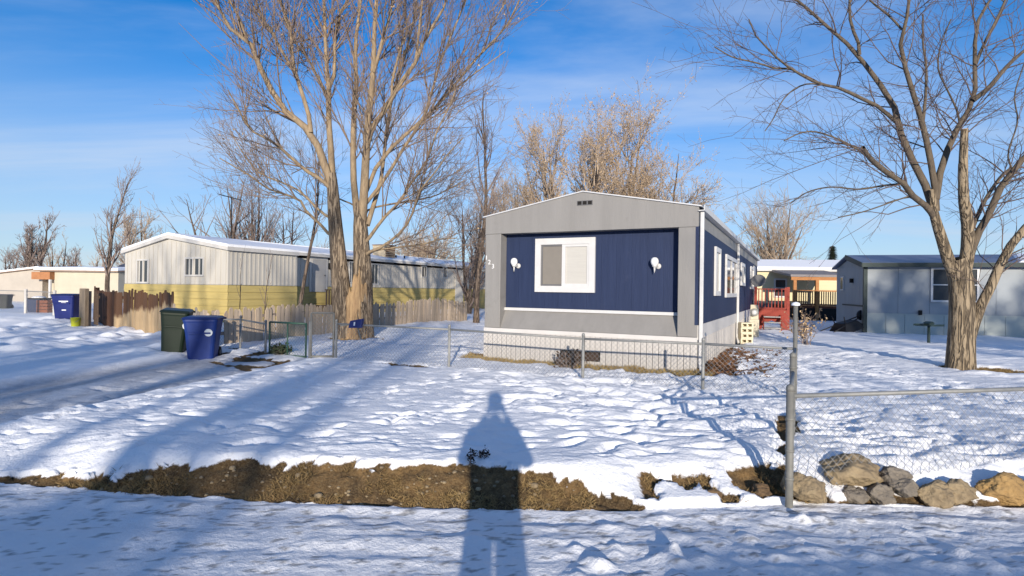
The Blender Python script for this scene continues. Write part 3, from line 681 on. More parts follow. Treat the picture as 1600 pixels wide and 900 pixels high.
for i in range(8):
    p = MB(); p.box(-.006, .018, .10 + i * .53, .10 + (i + 1) * .53 - .01, -.15, 2.62); p.build('siding_panel', M_BG, rh)
p = MB(); p.box(-.03, .095, -.035, .095, -.1, 2.62); p.build('corner_trim', M_DGRN, rh)
p = MB(); p.box(-.03, .016, .1, 3.2, 1.02, 1.08); p.build('side_rail', M_DGRN, rh)
for y0, y1, z0, z1 in ((-.30, DRr / 2, 2.60, 3.04), (DRr / 2, DRr + .35, 3.04, 2.60)):
    p = MB(); p.hexa([(-.14, y0, z0), (LR + .4, y0, z0), (LR + .4, y1, z1), (-.14, y1, z1)], [(-.14, y0, z0 + .06), (LR + .4, y0, z0 + .06), (LR + .4, y1, z1 + .06), (-.14, y1, z1 + .06)]); rf = p.build('roof', M_BROOF, rh)
p = MB(); p.box(-.15, LR + .4, -.33, -.302, 2.50, 2.655); p.build('fascia', M_DGRN, rh)
p = MB(); p.hexa([(-.17, -.32, 2.48), (-.142, -.32, 2.48), (-.142, DRr / 2, 2.92), (-.17, DRr / 2, 2.92)], [(-.17, -.32, 2.66), (-.142, -.32, 2.66), (-.142, DRr / 2, 3.11), (-.17, DRr / 2, 3.11)]); p.build('bargeboard', M_DGRN, rh)
ffr = face_front(-.006)
a = on_local(rh, 1454, 418, 1, 0); c = on_local(rh, 1529, 473, 1, 0)
window(rh, ffr, a.x, c.x, c.z, a.z, .07, M_WHITE, M_DGLASS, (.5,), (.5,), .05)
fl_ = face_left(-.006)
p = MB(); p.box(-.05, -.007, 3.0, 3.5, 1.65, 2.25); p.build('window', M_WHITE, rh); p = MB(); p.box(-.055, -.051, 3.06, 3.44, 1.71, 2.19); p.build('pane', M_DGLASS, rh)
p = MB(); p.box(-.12, -.007, 1.5, 1.66, 1.95, 2.12); p.build('outside_lamp', M_DARK, rh)
q = on_local(rh, 1437, 490, 1, 0); p = MB(); p.box(q.x - .05, q.x + .05, -.10, -.021, q.z - .05, q.z + .12); p.build('hose_tap', M_DARK, rh)
# snow lying on the roof towards the right
p = MB(); p.hexa([(4.6, -.24, 2.672), (LR + .3, -.24, 2.672), (LR + .3, 2.1, 3.088), (5.4, 2.1, 3.088)], [(4.7, -.20, 2.72), (LR + .3, -.20, 2.72), (LR + .3, 2.05, 3.125), (5.5, 2.05, 3.125)]); p.build('roof_snow', M_SNOW, rh)

# ================================================================== CREAM HOUSE AT THE BACK
M_CRM = mat('cream_siding', (.62, .54, .34), .65, .06, 1.5)
M_ORW = mat('orange_stained_wood', (.36, .15, .045), .6, .2, 3, (1, 1, 4))
M_DRW = mat('dark_red_deck_wood', (.13, .04, .02), .7, .3, 3)
bh = thing('mobile_home', (at_y(1176, 460, 33.5).x, 33.5, 0), math.atan2(-.12, .99), 'cream mobile home with snowy roof and covered timber porch at the back', 'mobile home')
p = MB(); p.box(-1, 9, 0, 5, -.2, 2.85); p.build('core', M_CRM, bh)
for i in range(9):
    p = MB(); p.box(-1, 9, -.02, -.001, .9 + i * .215, .9 + (i + 1) * .215 - .008); p.build('clapboard', M_CRM, bh)
p = MB(); p.box(-1, 9, -.03, -.001, -.2, .88); p.build('skirting', mat('dark_skirting', (.16, .16, .15), .8), bh)
for nm, mt_, a_, b_, e in (('roof', M_WFASC, 0, .12, 0), ('roof_snow', M_SNOW, .122, .25, .03)):
    p = MB(); p.prism([(-.3 + e, 2.80 + a_), (2.5, 3.38 + a_), (5.3 - e, 2.80 + a_), (5.3 - e, 2.80 + b_), (2.5, 3.40 + b_), (-.3 + e, 2.80 + b_)], 0, -1.3, 9.2); p.build(nm, mt_, bh)
fb_ = face_front(-.02)
a = on_local(bh, 1209, 435, 1, 0); c = on_local(bh, 1229, 465, 1, 0); window(bh, fb_, a.x, c.x, c.z, a.z, .09, M_WHITE, M_DGLASS, (), (.5,), .06)
a = on_local(bh, 1240, 470, 1, -3.0); c = on_local(bh, 1314, 470, 1, -3.0); X0, X1 = a.x, c.x
p = MB(); p.hexa([(X0 - .25, -3.25, 2.40), (X1 + .2, -3.25, 2.40), (X1 + .2, -.05, 2.78), (X0 - .25, -.05, 2.78)], [(X0 - .25, -3.25, 2.52), (X1 + .2, -3.25, 2.52), (X1 + .2, -.05, 2.90), (X0 - .25, -.05, 2.90)]); p.build('porch_roof', mat('grey_shingle', (.22, .20, .20), .8, .1, 8), bh)
p = MB(); p.box(X0 - .2, X1 + .15, -3.20, -3.06, 2.22, 2.398); p.build('porch_beam', M_ORW, bh)
for f in (0, .47, 1): 
    p = MB(); x = X0 + (X1 - X0) * f; p.box(x - .08, x + .08, -3.2, -3.04, -.1, 2.218); p.build('porch_post', M_ORW, bh)
p = MB(); p.box(X0 - .1, X1 + .1, -3.1, -.05, .72, .84); p.build('porch_deck', M_DRW, bh)
p = MB(); p.box(X0 - .1, X1 + .1, -3.13, -3.11, -.1, .718); p.build('deck_skirt', M_DARK, bh)
n = 20
for i in range(n):
    x = X0 + .12 + (X1 - X0 - .24) * i / (n - 1); p = MB(); p.box(x - .022, x + .022, -3.14, -3.10, .95, 1.62); p.build('baluster', M_DRW if i % 7 else M_ORW, bh)
p = MB(); p.box(X0, X1, -3.17, -3.07, 1.622, 1.69); p.build('porch_rail', M_ORW, bh); p = MB(); p.box(X0, X1, -3.15, -3.08, .88, .948); p.build('porch_rail', M_DRW, bh)

# ================================================================== CREAM HOUSE FAR LEFT
M_CRM2 = mat('pale_cream_siding', (.48, .43, .335), .65, .08, 1.2)
M_TAN = mat('tan_siding', (.42, .375, .32), .7, .08, 1.2)
qa = at_y(84, 460, 42)
lh = thing('mobile_home', (qa.x, 42, 0), math.radians(-6), 'low cream mobile home with brown porch fascia far down the lane', 'mobile home')
p = MB(); p.box(0, 5.2, 0, 6, -.3, 2.35); p.build('wall', M_CRM2, lh)
p = MB(); p.box(-1.25, -.003, .9, 6, -.3, 2.3); p.build('porch_wall', M_CRM2, lh)
p = MB(); p.prism([(-6.5, -.3), (-1.26, -.3), (-1.26, 2.55), (-6.5, 1.95)], 1, .3, 6); p.build('tan_wall', M_TAN, lh)
p = MB(); p.box(-1.45, .05, -.4, .85, 1.75, 2.30); p.build('porch_fascia', mat('orange_brown_fascia', (.36, .16, .07), .7, .15), lh)
p = MB(); p.box(-.08, .06, -.36, -.22, -.3, 1.748); p.build('porch_post', M_WHITE, lh)
p = MB(); p.box(-.85, -.35, .86, .899, -.1, 1.85); p.build('door', mat('white_door', (.62, .58, .48), .6), lh)
p = MB(); p.box(-.72, -.55, .845, .859, .9, 1.7); p.build('door_pane', M_SCREEN, lh)
for nm, mt_, a_, b_ in (('roof', mat('rusty_eave', (.28, .20, .15), .7), 0, .11), ('roof_snow', M_SNOW, .112, .30)):
    p = MB(); p.prism([(-.3, 2.35 + a_), (3, 2.55 + a_), (3, 2.55 + b_), (-.27, 2.35 + b_)], 0, -1.4, 5.4); p.build(nm, mt_, lh)
    p = MB(); p.hexa([(-6.7, .1, 1.95 + a_ * .6), (-1.42, .1, 2.56 + a_ * .6), (-1.42, 6, 2.56 + a_ * .6), (-6.7, 6, 1.95 + a_ * .6)], [(-6.7, .1, 1.95 + b_ * .6), (-1.42, .1, 2.56 + b_ * .6), (-1.42, 6, 2.56 + b_ * .6), (-6.7, 6, 1.95 + b_ * .6)]); p.build(nm, mt_, lh)
qa = at_y(183, 440, 46)
sh = thing('shed', (qa.x, 46, 0), math.radians(-8), 'white shed with dark blue roof just left of the yellow trailer', 'shed')
p = MB(); p.box(0, 3, 0, 3, -.3, 2.35); p.build('wall', M_WHITE, sh); p = MB(); p.prism([(-.2, 2.36), (3.2, 2.36), (3.2, 3.1), (1.5, 3.35), (.3, 3.0)], 1, -.2, 3.2); p.build('roof', mat('dark_blue_roof', (.03, .04, .075), .6), sh)
# ================================================================== FENCES
M_GALV = mat('galvanised_steel', (.21, .215, .21), .6, .25, 9, metal=.25, spec=.35, col2=(.30, .30, .29))
M_GALVD = mat('dull_galvanised', (.15, .148, .135), .65, .35, 9, metal=.15, spec=.3, col2=(.23, .225, .205))
M_WIRE = mat('fence_wire', (.24, .245, .25), .5, .1, 8, metal=.4)
M_GRN = mat('green_coated_steel', (.030, .075, .055), .5, .2, 6)
def chain_mesh(A, B, za, zb, h, pitch=.075, r=.0016):
    """diamond wire mesh between two foot points, h tall"""
    A = np.array(A); B = np.array(B); L = float(np.linalg.norm(B - A)); d = (B - A) / L; nrm = np.array([d[1], -d[0]])
    segs = []
    for sg in (1, -1):
        k = -h
        while k < L + h:
            # line s = k + sg*t, z = t
            t0, t1 = 0.0, h
            lo, hi = ((0 - k) * sg, (L - k) * sg); lo, hi = min(lo, hi), max(lo, hi)
            t0, t1 = max(t0, lo), min(t1, hi)
            if t1 - t0 > .01: segs.append((k + sg * t0, t0, k + sg * t1, t1, sg))
            k += pitch
    Vv = []; Ff = []
    for s0, z0, s1, z1, sg in segs:
        base = len(Vv)
        for s, z in ((s0, z0), (s1, z1)):
            p = A + d * s; zz = za + (zb - za) * s / L + z
            o = nrm * r * .6 * sg; sd = d * r * .75
            Vv += [(p[0] + o[0] * 2, p[1] + o[1] * 2, zz), (p[0] - sd[0], p[1] - sd[1], zz + r * sg), (p[0] + sd[0], p[1] + sd[1], zz - r * sg)]
        Ff += [(base, base + 1, base + 4, base + 3), (base + 1, base + 2, base + 5, base + 4), (base + 2, base, base + 3, base + 5)]
    return np.array(Vv), np.array(Ff)
def chain_fence(name, pts, h, label, group=None, post_r=.024, rail=True, mat_p=M_GALV, mat_r=M_GALV, mat_w=M_WIRE, extra=None, pitch=.075, cat='fence', sink=.35, mesh_r=.0015, skip=(), tops=None):
    """pts: list of (x, y) posts"""
    o = thing(name, (pts[0][0], pts[0][1], gz(*pts[0])), 0, label, cat, group)
    O = Vector(o.location); top = []
    for i, (x, y) in enumerate(pts):
        z = gz(x, y); hh = h + (extra[i] if extra else 0); top.append(tops[i] if tops else z + h)
        if tops: hh = tops[i] - z + (extra[i] if extra else 0)
        p = MB(); p.cyl(Vector((x, y, z - sink)) - O, Vector((x, y, z + hh + .02)) - O, post_r, post_r, 10)
        p.lathe([(post_r * 1.12, 0), (post_r * 1.1, .03), (post_r * .7, .045), (.004, .052)], 10, Vector((x, y, z + hh + .012)) - O)
        for q in (.25, .5, .78): p.lathe([(post_r * 1.0, -.012), (post_r * 1.18, -.01), (post_r * 1.18, .01), (post_r * 1.0, .012)], 10, Vector((x, y, z + h * q)) - O)
        p.build('post', mat_p, o, True)
    for i in range(len(pts) - 1):
        if i in skip: continue
        (x0, y0), (x1, y1) = pts[i], pts[i + 1]
        if rail:
            p = MB(); p.cyl(Vector((x0, y0, top[i] - .03)) - O, Vector((x1, y1, top[i + 1] - .03)) - O, .018, .018, 8); p.build('top_rail', mat_r, o, True)
        zz = [gz(x0 + (x1 - x0) * f, y0 + (y1 - y0) * f) for f in (0, .5, 1)]
        Vv, Ff = chain_mesh((x0 - O.x, y0 - O.y), (x1 - O.x, y1 - O.y), top[i] - h - O.z - .01, top[i + 1] - h - O.z - .01, h - .03, pitch, mesh_r)
        m_ = link_mesh('wire_mesh', np_mesh('wire_mesh', Vv, Ff, mat_w, False), o); m_['kind'] = 'stuff'
    return o
def xy(px, py): v = on_z(px, py); return (v.x, v.y)
FA, FD = np.array((-3.48, 11.2)), np.array((.905, -.426))
fp = lambda t: tuple(FA + FD * t)
chain_fence('chain_link_fence', [fp(0), fp(2.62), fp(5.12), fp(6.95), fp(8.15)], .70, 'low galvanised chain-link fence across the snowy yard before the navy trailer')
chain_fence('chain_link_fence', [fp(-3.15), fp(-2.75), fp(-1.62)][:0] or [fp(-3.55), fp(-2.72), fp(-1.95)], .66, 'short chain-link fence piece beside the blue bin')
# green drive gate
def gate(a, b, h, z0, label, mt_, wire, name='chain_link_gate', r=.020, mid=True):
    a = Vector((a[0], a[1], 0)); b = Vector((b[0], b[1], 0)); g = min(gz(a.x, a.y), gz(b.x, b.y)) + z0
    o = thing(name, (a.x, a.y, g), 0, label, 'gate'); O = Vector((a.x, a.y, 0)); e = b - a
    p = MB(); p.cyl((0, 0, -.06), (0, 0, h), r, r, 8); p.build('upright', mt_, o, True)
    p = MB(); p.cyl(e + Vector((0, 0, -.06)), e + Vector((0, 0, h)), r, r, 8); p.build('upright', mt_, o, True)
    p = MB(); p.cyl((0, 0, h), e + Vector((0, 0, h)), r, r, 8); p.build('top_bar', mt_, o, True)
    p = MB(); p.cyl((0, 0, .02), e + Vector((0, 0, .02)), r, r, 8); p.build('bottom_bar', mt_, o, True)
    if mid:
        p = MB(); p.cyl(e / 2 + Vector((0, 0, .02)), e / 2 + Vector((0, 0, h)), r * .8, r * .8, 8); p.build('brace', mt_, o, True)
    Vv, Ff = chain_mesh((0, 0), (e.x, e.y), .03, .03, h - .05); m_ = link_mesh('wire_mesh', np_mesh('wire_mesh', Vv, Ff, wire, False), o); m_['kind'] = 'stuff'
    return o
gate(fp(-1.83), fp(-.80), .70, .0, 'green coated chain-link gate standing in the snow', M_GRN, M_GRN)
p = MB(); v = fp(-.70); z = gz(*v); p.cyl((0, 0, -.3), (0, 0, .72), .022, .022, 10); p.lathe([(.026, 0), (.02, .03), (.003, .045)], 10, (0, 0, .71))
o = p.build('gate_post', M_GALV, None, True); o.location = (v[0], v[1], z); tag(o, 'lone galvanised post right beside the green gate', 'post')
wg = gate((fp(-.52)[0], fp(-.52)[1] - .30), (fp(-.06)[0], fp(-.06)[1] - .02), .88, .02, 'open galvanised walk gate with rounded frame left of the blue sign', M_GALVD, M_WIRE, mid=False)
# blue number sign on the rail
q = at_y(555, 506, 10.9)
sg = thing('sign', (q.x, q.y, q.z), math.radians(-20), 'small tilted blue sign with a white mark before the cottonwood trunk', 'sign')
p = MB(); p.hexa([(-.15, -.02, -.085), (.13, .0, -.075), (.13, .07, -.075), (-.15, .05, -.085)], [(-.11, -.02, .055), (.16, .0, .105), (.16, .07, .105), (-.11, .05, .055)]); p.build('plate', mat('blue_sign', (.012, .022, .13), .4, .15, 5, spec=.5), sg, bevel=.01)
p = MB(); p.hexa([(-.03, -.016, -.035), (.0, -.0135, -.035), (.0, -.008, -.035), (-.03, -.010, -.035)], [(-.02, -.016, .035), (.01, -.0135, .035), (.01, -.008, .035), (-.02, -.010, .035)]); p.build('white_mark', M_NUM, sg)
p = MB(); p.bar((-.36, .03, -.05), (-.12, .03, -.02), .022); p.bar((.02, .05, -.08), (.10, .06, -.30), .02); p.build('bracket', M_GALVD, sg)
# fence line that runs away from the near post, and the one over the rocks
P_near = on_z(1233, 783, STREET + .05); PN = (P_near.x, P_near.y)
PC = fp(8.15)
# near post: tall galvanised
chain_fence('chain_link_fence', [(PN[0], PN[1]), (PN[0] + .35 * (PC[0] - PN[0]), PN[1] + .35 * (PC[1] - PN[1])), (PC[0] * .97, PC[1] * .97)], .86,
            'chain-link fence seen end-on from the thick galvanised post to the corner', post_r=.028, extra=[0, .10, .52], mat_p=M_GALVD, tops=[.70, .72, .76])
PR = at_y(1600, 610, 4.75); PR2 = (PN[0] + (PR.x - PN[0]) * 2.1, PN[1] + (PR.y - PN[1]) * 2.1)
chain_fence('chain_link_fence', [(PN[0] + .05, PN[1] + .12), PR2], .80, 'galvanised chain-link fence above the boulders on the right', post_r=.022, tops=[.68, .72])
q = at_y(1238, 481, PC[1] * .97)
p = MB(); p.lathe([(.004, -.012), (.05, -.01), (.055, .01), (.04, .03), (.004, .04)], 12); o = p.build('snow_cap', M_SNOW, None, True); o.location = (PC[0] * .97, PC[1] * .97, 1.31); tag(o, 'small cap of snow on the tall corner post', 'snow')

# picket fence
M_PKT = mat('weathered_grey_picket', (.58, .46, .335), .85, .22, 3.0, (6, 6, .6), .35, 18, objvar=.22, col2=(.40, .315, .235))
M_RAILW = mat('weathered_rail', (.22, .18, .15), .85, .2, 3)
P0, P1 = Vector((-6.95, 13.25)), Vector((-1.95, 24.3))
pf = thing('picket_fence', (P0.x, P0.y, 0), 0, 'weathered grey dog-eared picket fence running back past the cottonwood', 'fence')
e = (P1 - P0); Lp = e.length; e.normalize(); nrm = Vector((e.y, -e.x))
def picket_mesh(wd, ht, nm='picket', material=None, ear=.035):
    p = MB(); x = wd / 2; p.prism([(-x, 0), (x, 0), (x, ht - ear * 1.6), (x - ear, ht), (-x + ear, ht), (-x, ht - ear * 1.6)], 1, -.009, .009); return p.mesh(nm, material)
PM = [picket_mesh(.118, h_, 'picket', M_PKT, e_) for h_, e_ in ((.87, .03), (.89, .035), (.91, .04), (.85, .055))]
s = 0.0; i = 0; ang = math.atan2(e.y, e.x)
rr = random.Random(3)
while s < Lp:
    if not (rr.random() < .03):
        q = P0 + e * s; o = link_mesh('picket', PM[rr.randrange(4)], pf); o.location = (q.x - P0.x + nrm.x * .03, q.y - P0.y + nrm.y * .03, gz(q.x, q.y) - .06 + rr.gauss(0, .012) + .05 * math.sin(s * .8)); o.rotation_euler = (rr.gauss(0, .015), rr.gauss(0, .022), ang)
    s += .132 + max(-.008, rr.gauss(0, .012))
for h_ in (.25, .62):
    nseg = 5
    for k in range(nseg):
        a = P0 + e * Lp * k / nseg; b = P0 + e * Lp * (k + 1) / nseg
        p = MB(); p.bar((a.x - P0.x, a.y - P0.y, gz(a.x, a.y) + h_), (b.x - P0.x, b.y - P0.y, gz(b.x, b.y) + h_), .036, .08); p.build('rail', M_RAILW, pf)
for k in range(6):
    a = P0 + e * Lp * k / 5; p = MB(); p.box(-.045, .045, -.045, .045, -.3, .80); o = p.build('post', M_RAILW, pf); o.location = (a.x - P0.x - nrm.x * .06, a.y - P0.y - nrm.y * .06, gz(a.x, a.y))
# taller stained board fence
def stain_mat():
    m = mat('half_stained_board', (.46, .33, .19), .8, .2, 3.0, (8, 8, .5), .3, 20, objvar=.12)
    t = m.node_tree; n = t.nodes; l = t.links; b = n['Principled BSDF']; src = b.inputs['Base Color'].links[0].from_socket
    tc = n.new('ShaderNodeTexCoord'); sp = n.new('ShaderNodeSeparateXYZ'); l.new(tc.outputs['Object'], sp.inputs[0])
    oi = n.new('ShaderNodeObjectInfo'); ad = n.new('ShaderNodeMath'); ad.operation = 'MULTIPLY_ADD'; l.new(oi.outputs['Random'], ad.inputs[0]); ad.inputs[1].default_value = .10; l.new(sp.outputs[2], ad.inputs[2])
    nz = n.new('ShaderNodeTexNoise'); nz.inputs['Scale'].default_value = 5; l.new(tc.outputs['Object'], nz.inputs['Vector'])
    a2 = n.new('ShaderNodeMath'); a2.operation = 'MULTIPLY_ADD'; l.new(nz.outputs[0], a2.inputs[0]); a2.inputs[1].default_value = .3; l.new(ad.outputs[0], a2.inputs[2])
    sepo = n.new('ShaderNodeSeparateXYZ'); l.new(oi.outputs['Location'], sepo.inputs[0])
    # the old brown stain survives higher up, and further down the boards at the far end
    mr = n.new('ShaderNodeMapRange'); mr.inputs[1].default_value = -13.2; mr.inputs[2].default_value = -9.4; mr.inputs[3].default_value = .52; mr.inputs[4].default_value = -.02; l.new(sepo.outputs[0], mr.inputs[0])
    a3 = n.new('ShaderNodeMath'); a3.operation = 'ADD'; l.new(a2.outputs[0], a3.inputs[0]); l.new(mr.outputs[0], a3.inputs[1])
    r = n.new('ShaderNodeMapRange'); r.inputs[1].default_value = 1.02; r.inputs[2].default_value = 1.14; l.new(a3.outputs[0], r.inputs[0])
    mx = n.new('ShaderNodeMixRGB'); mx.inputs[2].default_value = (.105, .052, .026, 1); l.new(r.outputs[0], mx.inputs[0]); l.new(src, mx.inputs[1]); l.new(mx.outputs[0], b.inputs['Base Color'])
    return m
M_STN = stain_mat(); M_STND = mat('dark_brown_stain', (.085, .042, .024), .75, .2, 3, (6, 6, .6), objvar=.08)
Q0, Q1 = Vector((-14.35, 19.4)), Vector((-6.98, 13.1))
bf = thing('board_fence', (Q0.x, Q0.y, 0), 0, 'tall wooden board fence with peeling brown stain behind the bins', 'fence')
e2 = (Q1 - Q0); L2 = e2.length; e2.normalize(); n2 = Vector((e2.y, -e2.x)); ang2 = math.atan2(e2.y, e2.x)
BM_ = [picket_mesh(.132, h_, 'board', M_STN, .02) for h_ in (1.21, 1.24, 1.26)]; BD_ = [picket_mesh(.132, h_, 'board', M_STND, .02) for h_ in (1.24, 1.26)]; BG_ = [picket_mesh(.13, h_, 'board', M_PKT, .03) for h_ in (.90, .93, .87)]
s = 0.0
while s < L2:
    q = Q0 + e2 * s; px_ = 800 + FPX * q.x / q.y
    me = (BD_[rr.randrange(2)] if px_ < 182 else BM_[rr.randrange(3)] if px_ < 274 else BG_[rr.randrange(3)])
    o = link_mesh('board', me, bf); o.location = (q.x - Q0.x + n2.x * .03, q.y - Q0.y + n2.y * .03, gz(q.x, q.y) - .12 + rr.gauss(0, .008)); o.rotation_euler = (rr.gauss(0, .01), rr.gauss(0, .01), ang2)
    s += .139 + max(0, rr.gauss(.001, .003))
for h_ in (.25, .95):
    for k in range(3):
        a = Q0 + e2 * L2 * k / 3; b = Q0 + e2 * L2 * (k + 1) / 3; p = MB(); p.bar((a.x - Q0.x, a.y - Q0.y, gz(a.x, a.y) + h_ * (1 if k < 2 else .62)), (b.x - Q0.x, b.y - Q0.y, gz(b.x, b.y) + h_ * (1 if k < 2 else .62)), .036, .08); p.build('rail', M_STND, bf)
for k in range(4):
    a = Q0 + e2 * L2 * k / 3; p = MB(); p.box(-.045, .045, -.045, .045, -.3, 1.1 if k < 3 else .7); o = p.build('post', M_STND, bf); o.location = (a.x - Q0.x - n2.x * .06, a.y - Q0.y - n2.y * .06, gz(a.x, a.y))
# far chain-link and posts at the left
a, b, c = at_y(-60, 480, 27.5), at_y(40, 480, 26.0), at_y(85, 480, 24.5)
chain_fence('chain_link_fence', [(a.x, a.y), (b.x, b.y), (c.x, c.y)], 1.05, 'distant chain-link fence before the low cream house', post_r=.06, mat_p=M_WFASC, pitch=.14, mesh_r=.003)
M_GWOOD = mat('grey_brown_timber', (.26, .20, .14), .85, .25, 3, (5, 5, .6), .3)
q = on_z(131, 512, .05)
gp = thing('gate_post', (q.x, q.y, gz(q.x, q.y)), math.radians(-25), 'broad weathered timber gate post beside the far blue bin', 'post')
p = MB(); p.box(-.17, .15, -.06, .06, -.3, 1.20); p.build('plank', M_GWOOD, gp, bevel=.01); p = MB(); p.box(-.03, .10, .062, .16, -.3, 1.12); p.build('post', M_RAILW, gp)
q = on_z(145, 512, .05); 
lg = thing('garden_gate', (q.x + .1, q.y, gz(q.x, q.y)), math.radians(-40), 'dark open wooden gate between timber post and brown fence', 'gate')
for i in range(3): p = MB(); p.box(-.22 + i * .16, -.10 + i * .16, -.01, .01, .05, 1.12 - .04 * i); p.build('board', M_BRWN, lg)
for z in (.3, .9): p = MB(); p.box(-.22, .22, .012, .045, z, z + .08); p.build('rail', M_BRWN, lg)
# ================================================================== BINS
def cart(px, py, bz, rz, w0, w1, d0, d1, h, col, label, lidcol, tilt=(0, 0), dot=None):
    q = on_z(px, py, bz); z = gz(q.x, q.y) - .03
    o = thing('wheeled_bin', (q.x, q.y, z), rz, label, 'bin'); o.rotation_euler = (tilt[0], tilt[1], rz)
    o.matrix_basis = Matrix.Translation((q.x, q.y, z)) @ o.rotation_euler.to_matrix().to_4x4()
    m = mat('bin_plastic_' + label.split()[0], col, .5, .15, 4, spec=.28, wear=(tuple(v * 1.6 + .01 for v in col), 5, .62)); ml = mat('bin_lid_' + label.split()[0], lidcol, .45, .1, 4, spec=.45)
    p = MB(); n = 6
    rings = []
    for k, (f, z_) in enumerate(((0, 0), (.02, .04), (.5, h * .55), (.93, h * .86), (1.0, h * .88), (1.06, h * .885), (1.06, h * .93))):
        a = (w0 + (w1 - w0) * f) / 2; b = (d0 + (d1 - d0) * f) / 2; r = .07
        ring = []
        for cx, cy, t0 in ((a - r, -b + r, -90), (a - r, b - r, 0), (-a + r, b - r, 90), (-a + r, -b + r, 180)):
            for t in range(4): th = math.radians(t0 + 30 * t); ring.append((cx + r * math.cos(th), cy + r * math.sin(th), z_))
        rings.append(ring)
    k = len(rings[0]); vs = [v for r in rings for v in r]; fs = []
    for j in range(len(rings) - 1):
        for i in range(k): fs.append((j * k + i, j * k + (i + 1) % k, (j + 1) * k + (i + 1) % k, (j + 1) * k + i))
    fs.append(tuple(range(k - 1, -1, -1))); fs.append(tuple(range((len(rings) - 1) * k, len(rings) * k)))
    p.add(vs, fs); body = p.build('body', m, o, False, bevel=.008)
    # front moulding and grab bar
    p = MB(); p.box(-w0 * .42, w0 * .42, -d1 / 2 - .005, -d1 / 2 + .07, h * .60, h * .64); p.build('grab_bar', m, body, bevel=.01)
    a = w1 * .54; b = d1 * .54
    p = MB(); p.hexa([(-a, -b - .02, h * .932), (a, -b - .02, h * .932), (a, b + .05, h * .945), (-a, b + .05, h * .945)], [(-a * .9, -b * .8, h * .985), (a * .9, -b * .8, h * .985), (a * .9, b * .8, h), (-a * .9, b * .8, h)]); lid = p.build('lid', ml, o, bevel=.02)
    p = MB(); p.cyl((-a, b + .08, h * .93), (a, b + .08, h * .93), .02, .02, 8); p.build('handle', ml, o, True)
    for sx in (-1, 1):
        p = MB(); p.cyl((sx * (w0 / 2 + .02), d0 / 2 + .04, .11), (sx * (w0 / 2 - .04), d0 / 2 + .04, .11), .12, .12, 16); wh = p.build('wheel', M_DARK, o, True); p = MB(); p.cyl((sx * (w0 / 2 + .024), d0 / 2 + .04, .11), (sx * (w0 / 2 + .021), d0 / 2 + .04, .11), .05, .05, 12); p.build('hub', M_VENT, wh)
    if dot:
        p = MB(); x, z_ = dot; yb = -(d0 + (d1 - d0) * min(1, z_ / (h * .86))) / 2; n = 18
        sl = (d1 - d0) / 2 / (h * .86)
        c_ = Vector((x, yb - .004, z_)); nn = Vector((0, -1, -sl)).normalized(); p.cyl(c_, c_ + nn * .004, .075, .075, 20); e_ = p.build('round_emblem', mat('emblem_white', (.62, .66, .68), .5, .25, 18), body)
        p = MB()
        for t in range(3):
            th = math.radians(90 + 120 * t); v = Vector((math.cos(th) * .034, 0, math.sin(th) * .034)); u = Vector((-math.sin(th), 0, math.cos(th))) * .02
            a_ = c_ + nn * .0045 + v; p.add([a_ - u - v * .3, a_ + u - v * .3, a_ + v * .5], [(0, 1, 2)])
        p.build('arrow', mat('emblem_arrow', (.16, .27, .36), .5), e_)
    return o
cart(271, 553, .02, math.radians(20), .40, .52, .40, .50, .92, (.006, .015, .008), 'green wheeled bin leaning beside the larger blue one', (.008, .015, .009), (.03, .07), (.235, .60))
cart(317, 557, .02, math.radians(14), .48, .63, .42, .54, .87, (.008, .030, .165), 'blue wheeled recycling bin with white round emblem next to the green bin', (.008, .022, .12), (0, 0), (.16, .55))
far_bin = cart(106, 504, .10, math.radians(6), .58, .74, .5, .66, .86, (.012, .022, .14), 'distant blue bin with white lettering beside the timber post', (.010, .016, .09))
cart(6, 483, .02, math.radians(20), .5, .6, .5, .6, .80, (.02, .024, .026), 'dark grey bin at the left edge before the cream house', (.02, .022, .022))
for z_, w_ in ((.60, .15), (.545, .08), (.30, .07)):            # blurred white lettering and sticker on the far bin
    p = MB(); yy = -.25 - .08 * z_ / .74; p.box(.05 - w_, .05 + w_, yy - .012, yy - .008, z_ - .018, z_ + .018); p.build('sticker', M_NUM, far_bin)
# lime bucket
q = on_z(118.5, 512.5, .04)
bk = thing('bucket', (q.x, q.y, gz(q.x, q.y) - .02), 0, 'lime yellow bucket in the snow before the timber post', 'bucket')
p = MB(); p.lathe([(.115, 0), (.12, .01), (.145, .27), (.15, .27), (.15, .29), (.135, .29), (.11, .02)], 16); p.build('pail', mat('lime_plastic', (.42, .45, .03), .45, .1), bk, True)
p = MB(); p.cyl((-.15, 0, .27), (-.10, -.12, .16), .006, .006, 6); p.cyl((-.10, -.12, .16), (.10, -.12, .16), .006, .006, 6); p.cyl((.10, -.12, .16), (.15, 0, .27), .006, .006, 6); p.build('bail', M_GALV, bk, True)
